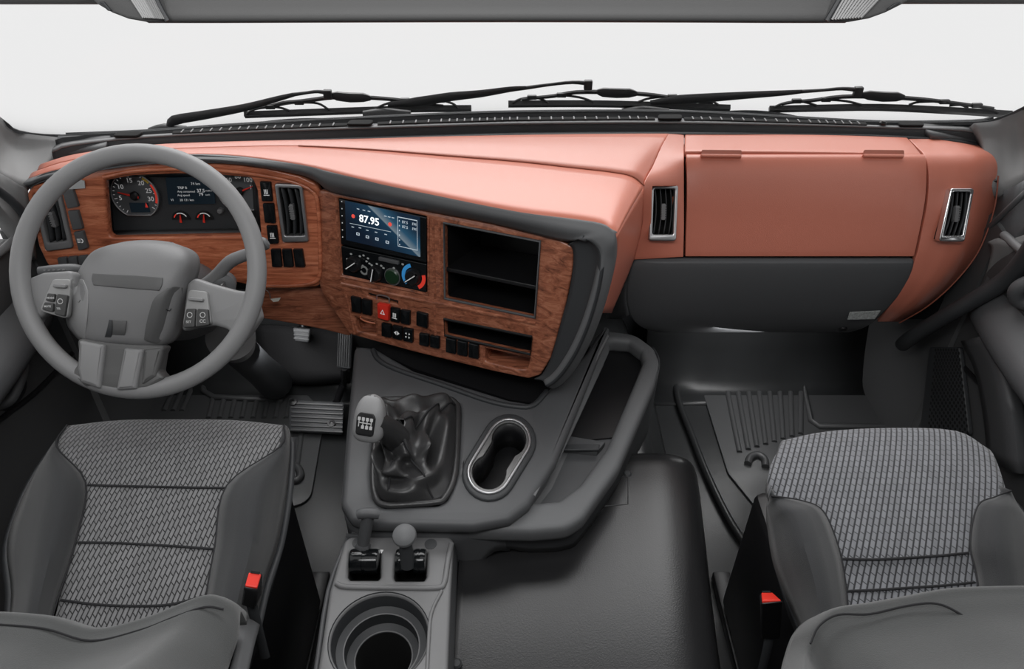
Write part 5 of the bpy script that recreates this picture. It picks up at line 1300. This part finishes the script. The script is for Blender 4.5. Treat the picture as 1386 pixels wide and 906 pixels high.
wiper('black windscreen wiper furthest from the passenger side, arm rising above the steering wheel', [(203, 178), (222, 174), (252, 176)], [(228, 173), (236, 163), (275, 156), (330, 146), (375, 134), (398, 128)], [(398, 128), (416, 125.5), (430, 124), (444, 126)],
      [(331, 155.5), (400, 153), (480, 150), (560, 147.5), (638, 147)], [(352, 146), (365, 144), (385, 139), (410, 137), (460, 131), (510, 133), (545, 136), (560, 139), (590, 140)], [(448, 129), (456, 130), (474, 132), (492, 132), (502, 133)],
      [[(334, 154), (345, 148), (366, 145), (380, 146), (392, 150)], [(364, 146), (385, 141), (405, 139), (430, 140), (446, 149)], [(508, 147), (525, 140), (548, 136), (580, 141), (600, 143)], [(560, 140), (583, 138), (596, 136), (612, 140), (620, 146)]])
wiper('black windscreen wiper in the middle, above the terracotta leather pad', [(492, 155), (520, 153), (556, 155)], [(525, 142), (565, 138), (610, 131), (650, 127), (690, 121), (712, 119)], [(712, 119), (745, 114.5), (775, 111.5), (797, 113)],
      [(688, 141), (760, 140.5), (830, 141), (910, 143.5), (988, 146.5)], [(706, 135), (720, 133), (750, 130), (780, 125), (830, 125), (875, 128), (900, 131), (930, 136), (965, 139)], [(808, 124), (816, 125), (835, 126), (852, 126), (862, 127)],
      [[(694, 139), (705, 134), (720, 132), (732, 134), (742, 139)], [(718, 134), (745, 130), (760, 129), (785, 132), (803, 138)], [(864, 138), (880, 133), (910, 131), (945, 135), (958, 139)], [(910, 133), (940, 136), (952, 137), (965, 138), (972, 142)]])
wiper('black windscreen wiper nearest the passenger door', [(842, 152), (870, 150), (905, 152)], [(880, 139), (920, 135), (965, 132), (1010, 129), (1060, 126), (1085, 124)], [(1085, 124), (1115, 122), (1140, 120), (1163, 122)],
      [(1041, 148), (1110, 146.5), (1190, 145.5), (1280, 149.5), (1369, 155)], [(1058, 141), (1075, 138), (1100, 136), (1140, 131), (1190, 131), (1240, 134), (1270, 137), (1310, 142), (1345, 147)], [(1165, 128), (1176, 129), (1196, 131), (1214, 131), (1224, 132)],
      [[(1048, 145), (1060, 140), (1078, 137), (1092, 139), (1105, 143)], [(1075, 138), (1100, 136), (1118, 135), (1145, 137), (1166, 142)], [(1230, 142), (1245, 138), (1278, 138), (1300, 142), (1310, 146)], [(1285, 143), (1300, 142), (1322, 143), (1342, 148), (1352, 152)]])

# ================================================================ OVERHEAD CONSOLE
YO = .90
oc = thing('overhead_console', 'dark grey overhead shelf with clear ribbed lamp ends above the windscreen', 'overhead console', aty(693, 20, YO + .2))
sil = [(200, 30.5), (300, 30.5), (450, 30), (693, 29.5), (940, 30), (1050, 30.5), (1145, 30.5)]
b0 = [aty(x, y, YO) for x, y in sil]
loft('shell', [[p + V((0, .10, .02)) for p in b0], [p + V((0, .02, -.0)) for p in b0], b0, [p + V((0, -.004, .012)) for p in b0], [p + V((0, .03, .05)) for p in b0], [p + V((0, .08, .17)) for p in b0], [p + V((0, .12, .42)) for p in b0], [p + V((0, .16, .73)) for p in b0]], M['head'], oc, nu=3, nv=4, thick=.01, face=(0, -1, .3))
FO = Fr(aty(693, 15, YO - .012), (0, -.97, .25))
for nm, pts, lq in (('L', [(108, -22), (120, -6), (131, 6), (150, 17), (172, 25.5), (198, 30), (230, 30.5), (200, -22)], [(166, -16), (204, -16), (224, 27), (193, 25)]),
                    ('R', [(1262, -22), (1238, -4), (1222, 6), (1200, 17), (1178, 25), (1150, 30), (1115, 30.5), (1146, -22)], [(1148, -16), (1206, -16), (1166, 25), (1124, 28)])):
    le = pplate('lamp_end', FO, pts, .012, .07, M['head'], oc, b=.004, top=0)
    ln = pplate('lamp_lens', FO, lq, .004, .006, M['lens'], le, b=.002, top=.003)
    uvq = FO.q(lq, .004); rm_ = []
    for k in range(11):
        a, b = bil(uvq, (k + .5) / 11, .03), bil(uvq, (k + .5) / 11, .97)
        rm_.append(tube_mesh([FO.w(a[0], a[1], .003), FO.w(b[0], b[1], .003)], .0016, sub=1, seg=5))
    link('lens_ribs', join(rm_), M['pad_light'], le)
    s2 = 1 if nm == 'L' else -1
    q2 = [(x, y) for x, y in ([(132, 2), (140, 2), (151, 15), (146, 15)] if nm == 'L' else [(1212, 4), (1222, 2), (1206, 12), (1200, 13)])]
    pplate('lamp_switch', FO, q2, .003, .004, M['dark'], le, b=.001, top=.003)
    tube('lamp_edge', [FO.hit(x, y, .002) for x, y in ((208, -10), (216, 8), (227, 28))] if nm == 'L' else [FO.hit(x, y, .002) for x, y in ((1141, -10), (1132, 6), (1119, 28))], .003, M['dark'], le, seg=6)
# roof lining edge either side of the shelf
for i, (x0, x1) in enumerate(((-120, 135), (1212, 1510))):
    f = [aty(x0 + (x1 - x0) * k / 4, 5.5 if i else 6, 1.18) for k in range(5)]
    struct(loft('trim_%d' % (11 + i), [[p + V((0, .06, .01)) for p in f], f, [p + V((0, -.01, .03)) for p in f], [p + V((0, .0, .14)) for p in f], [p + V((0, .16, .44)) for p in f]], M['head'], nu=3, nv=3, thick=.01, face=(0, -1, .3)))
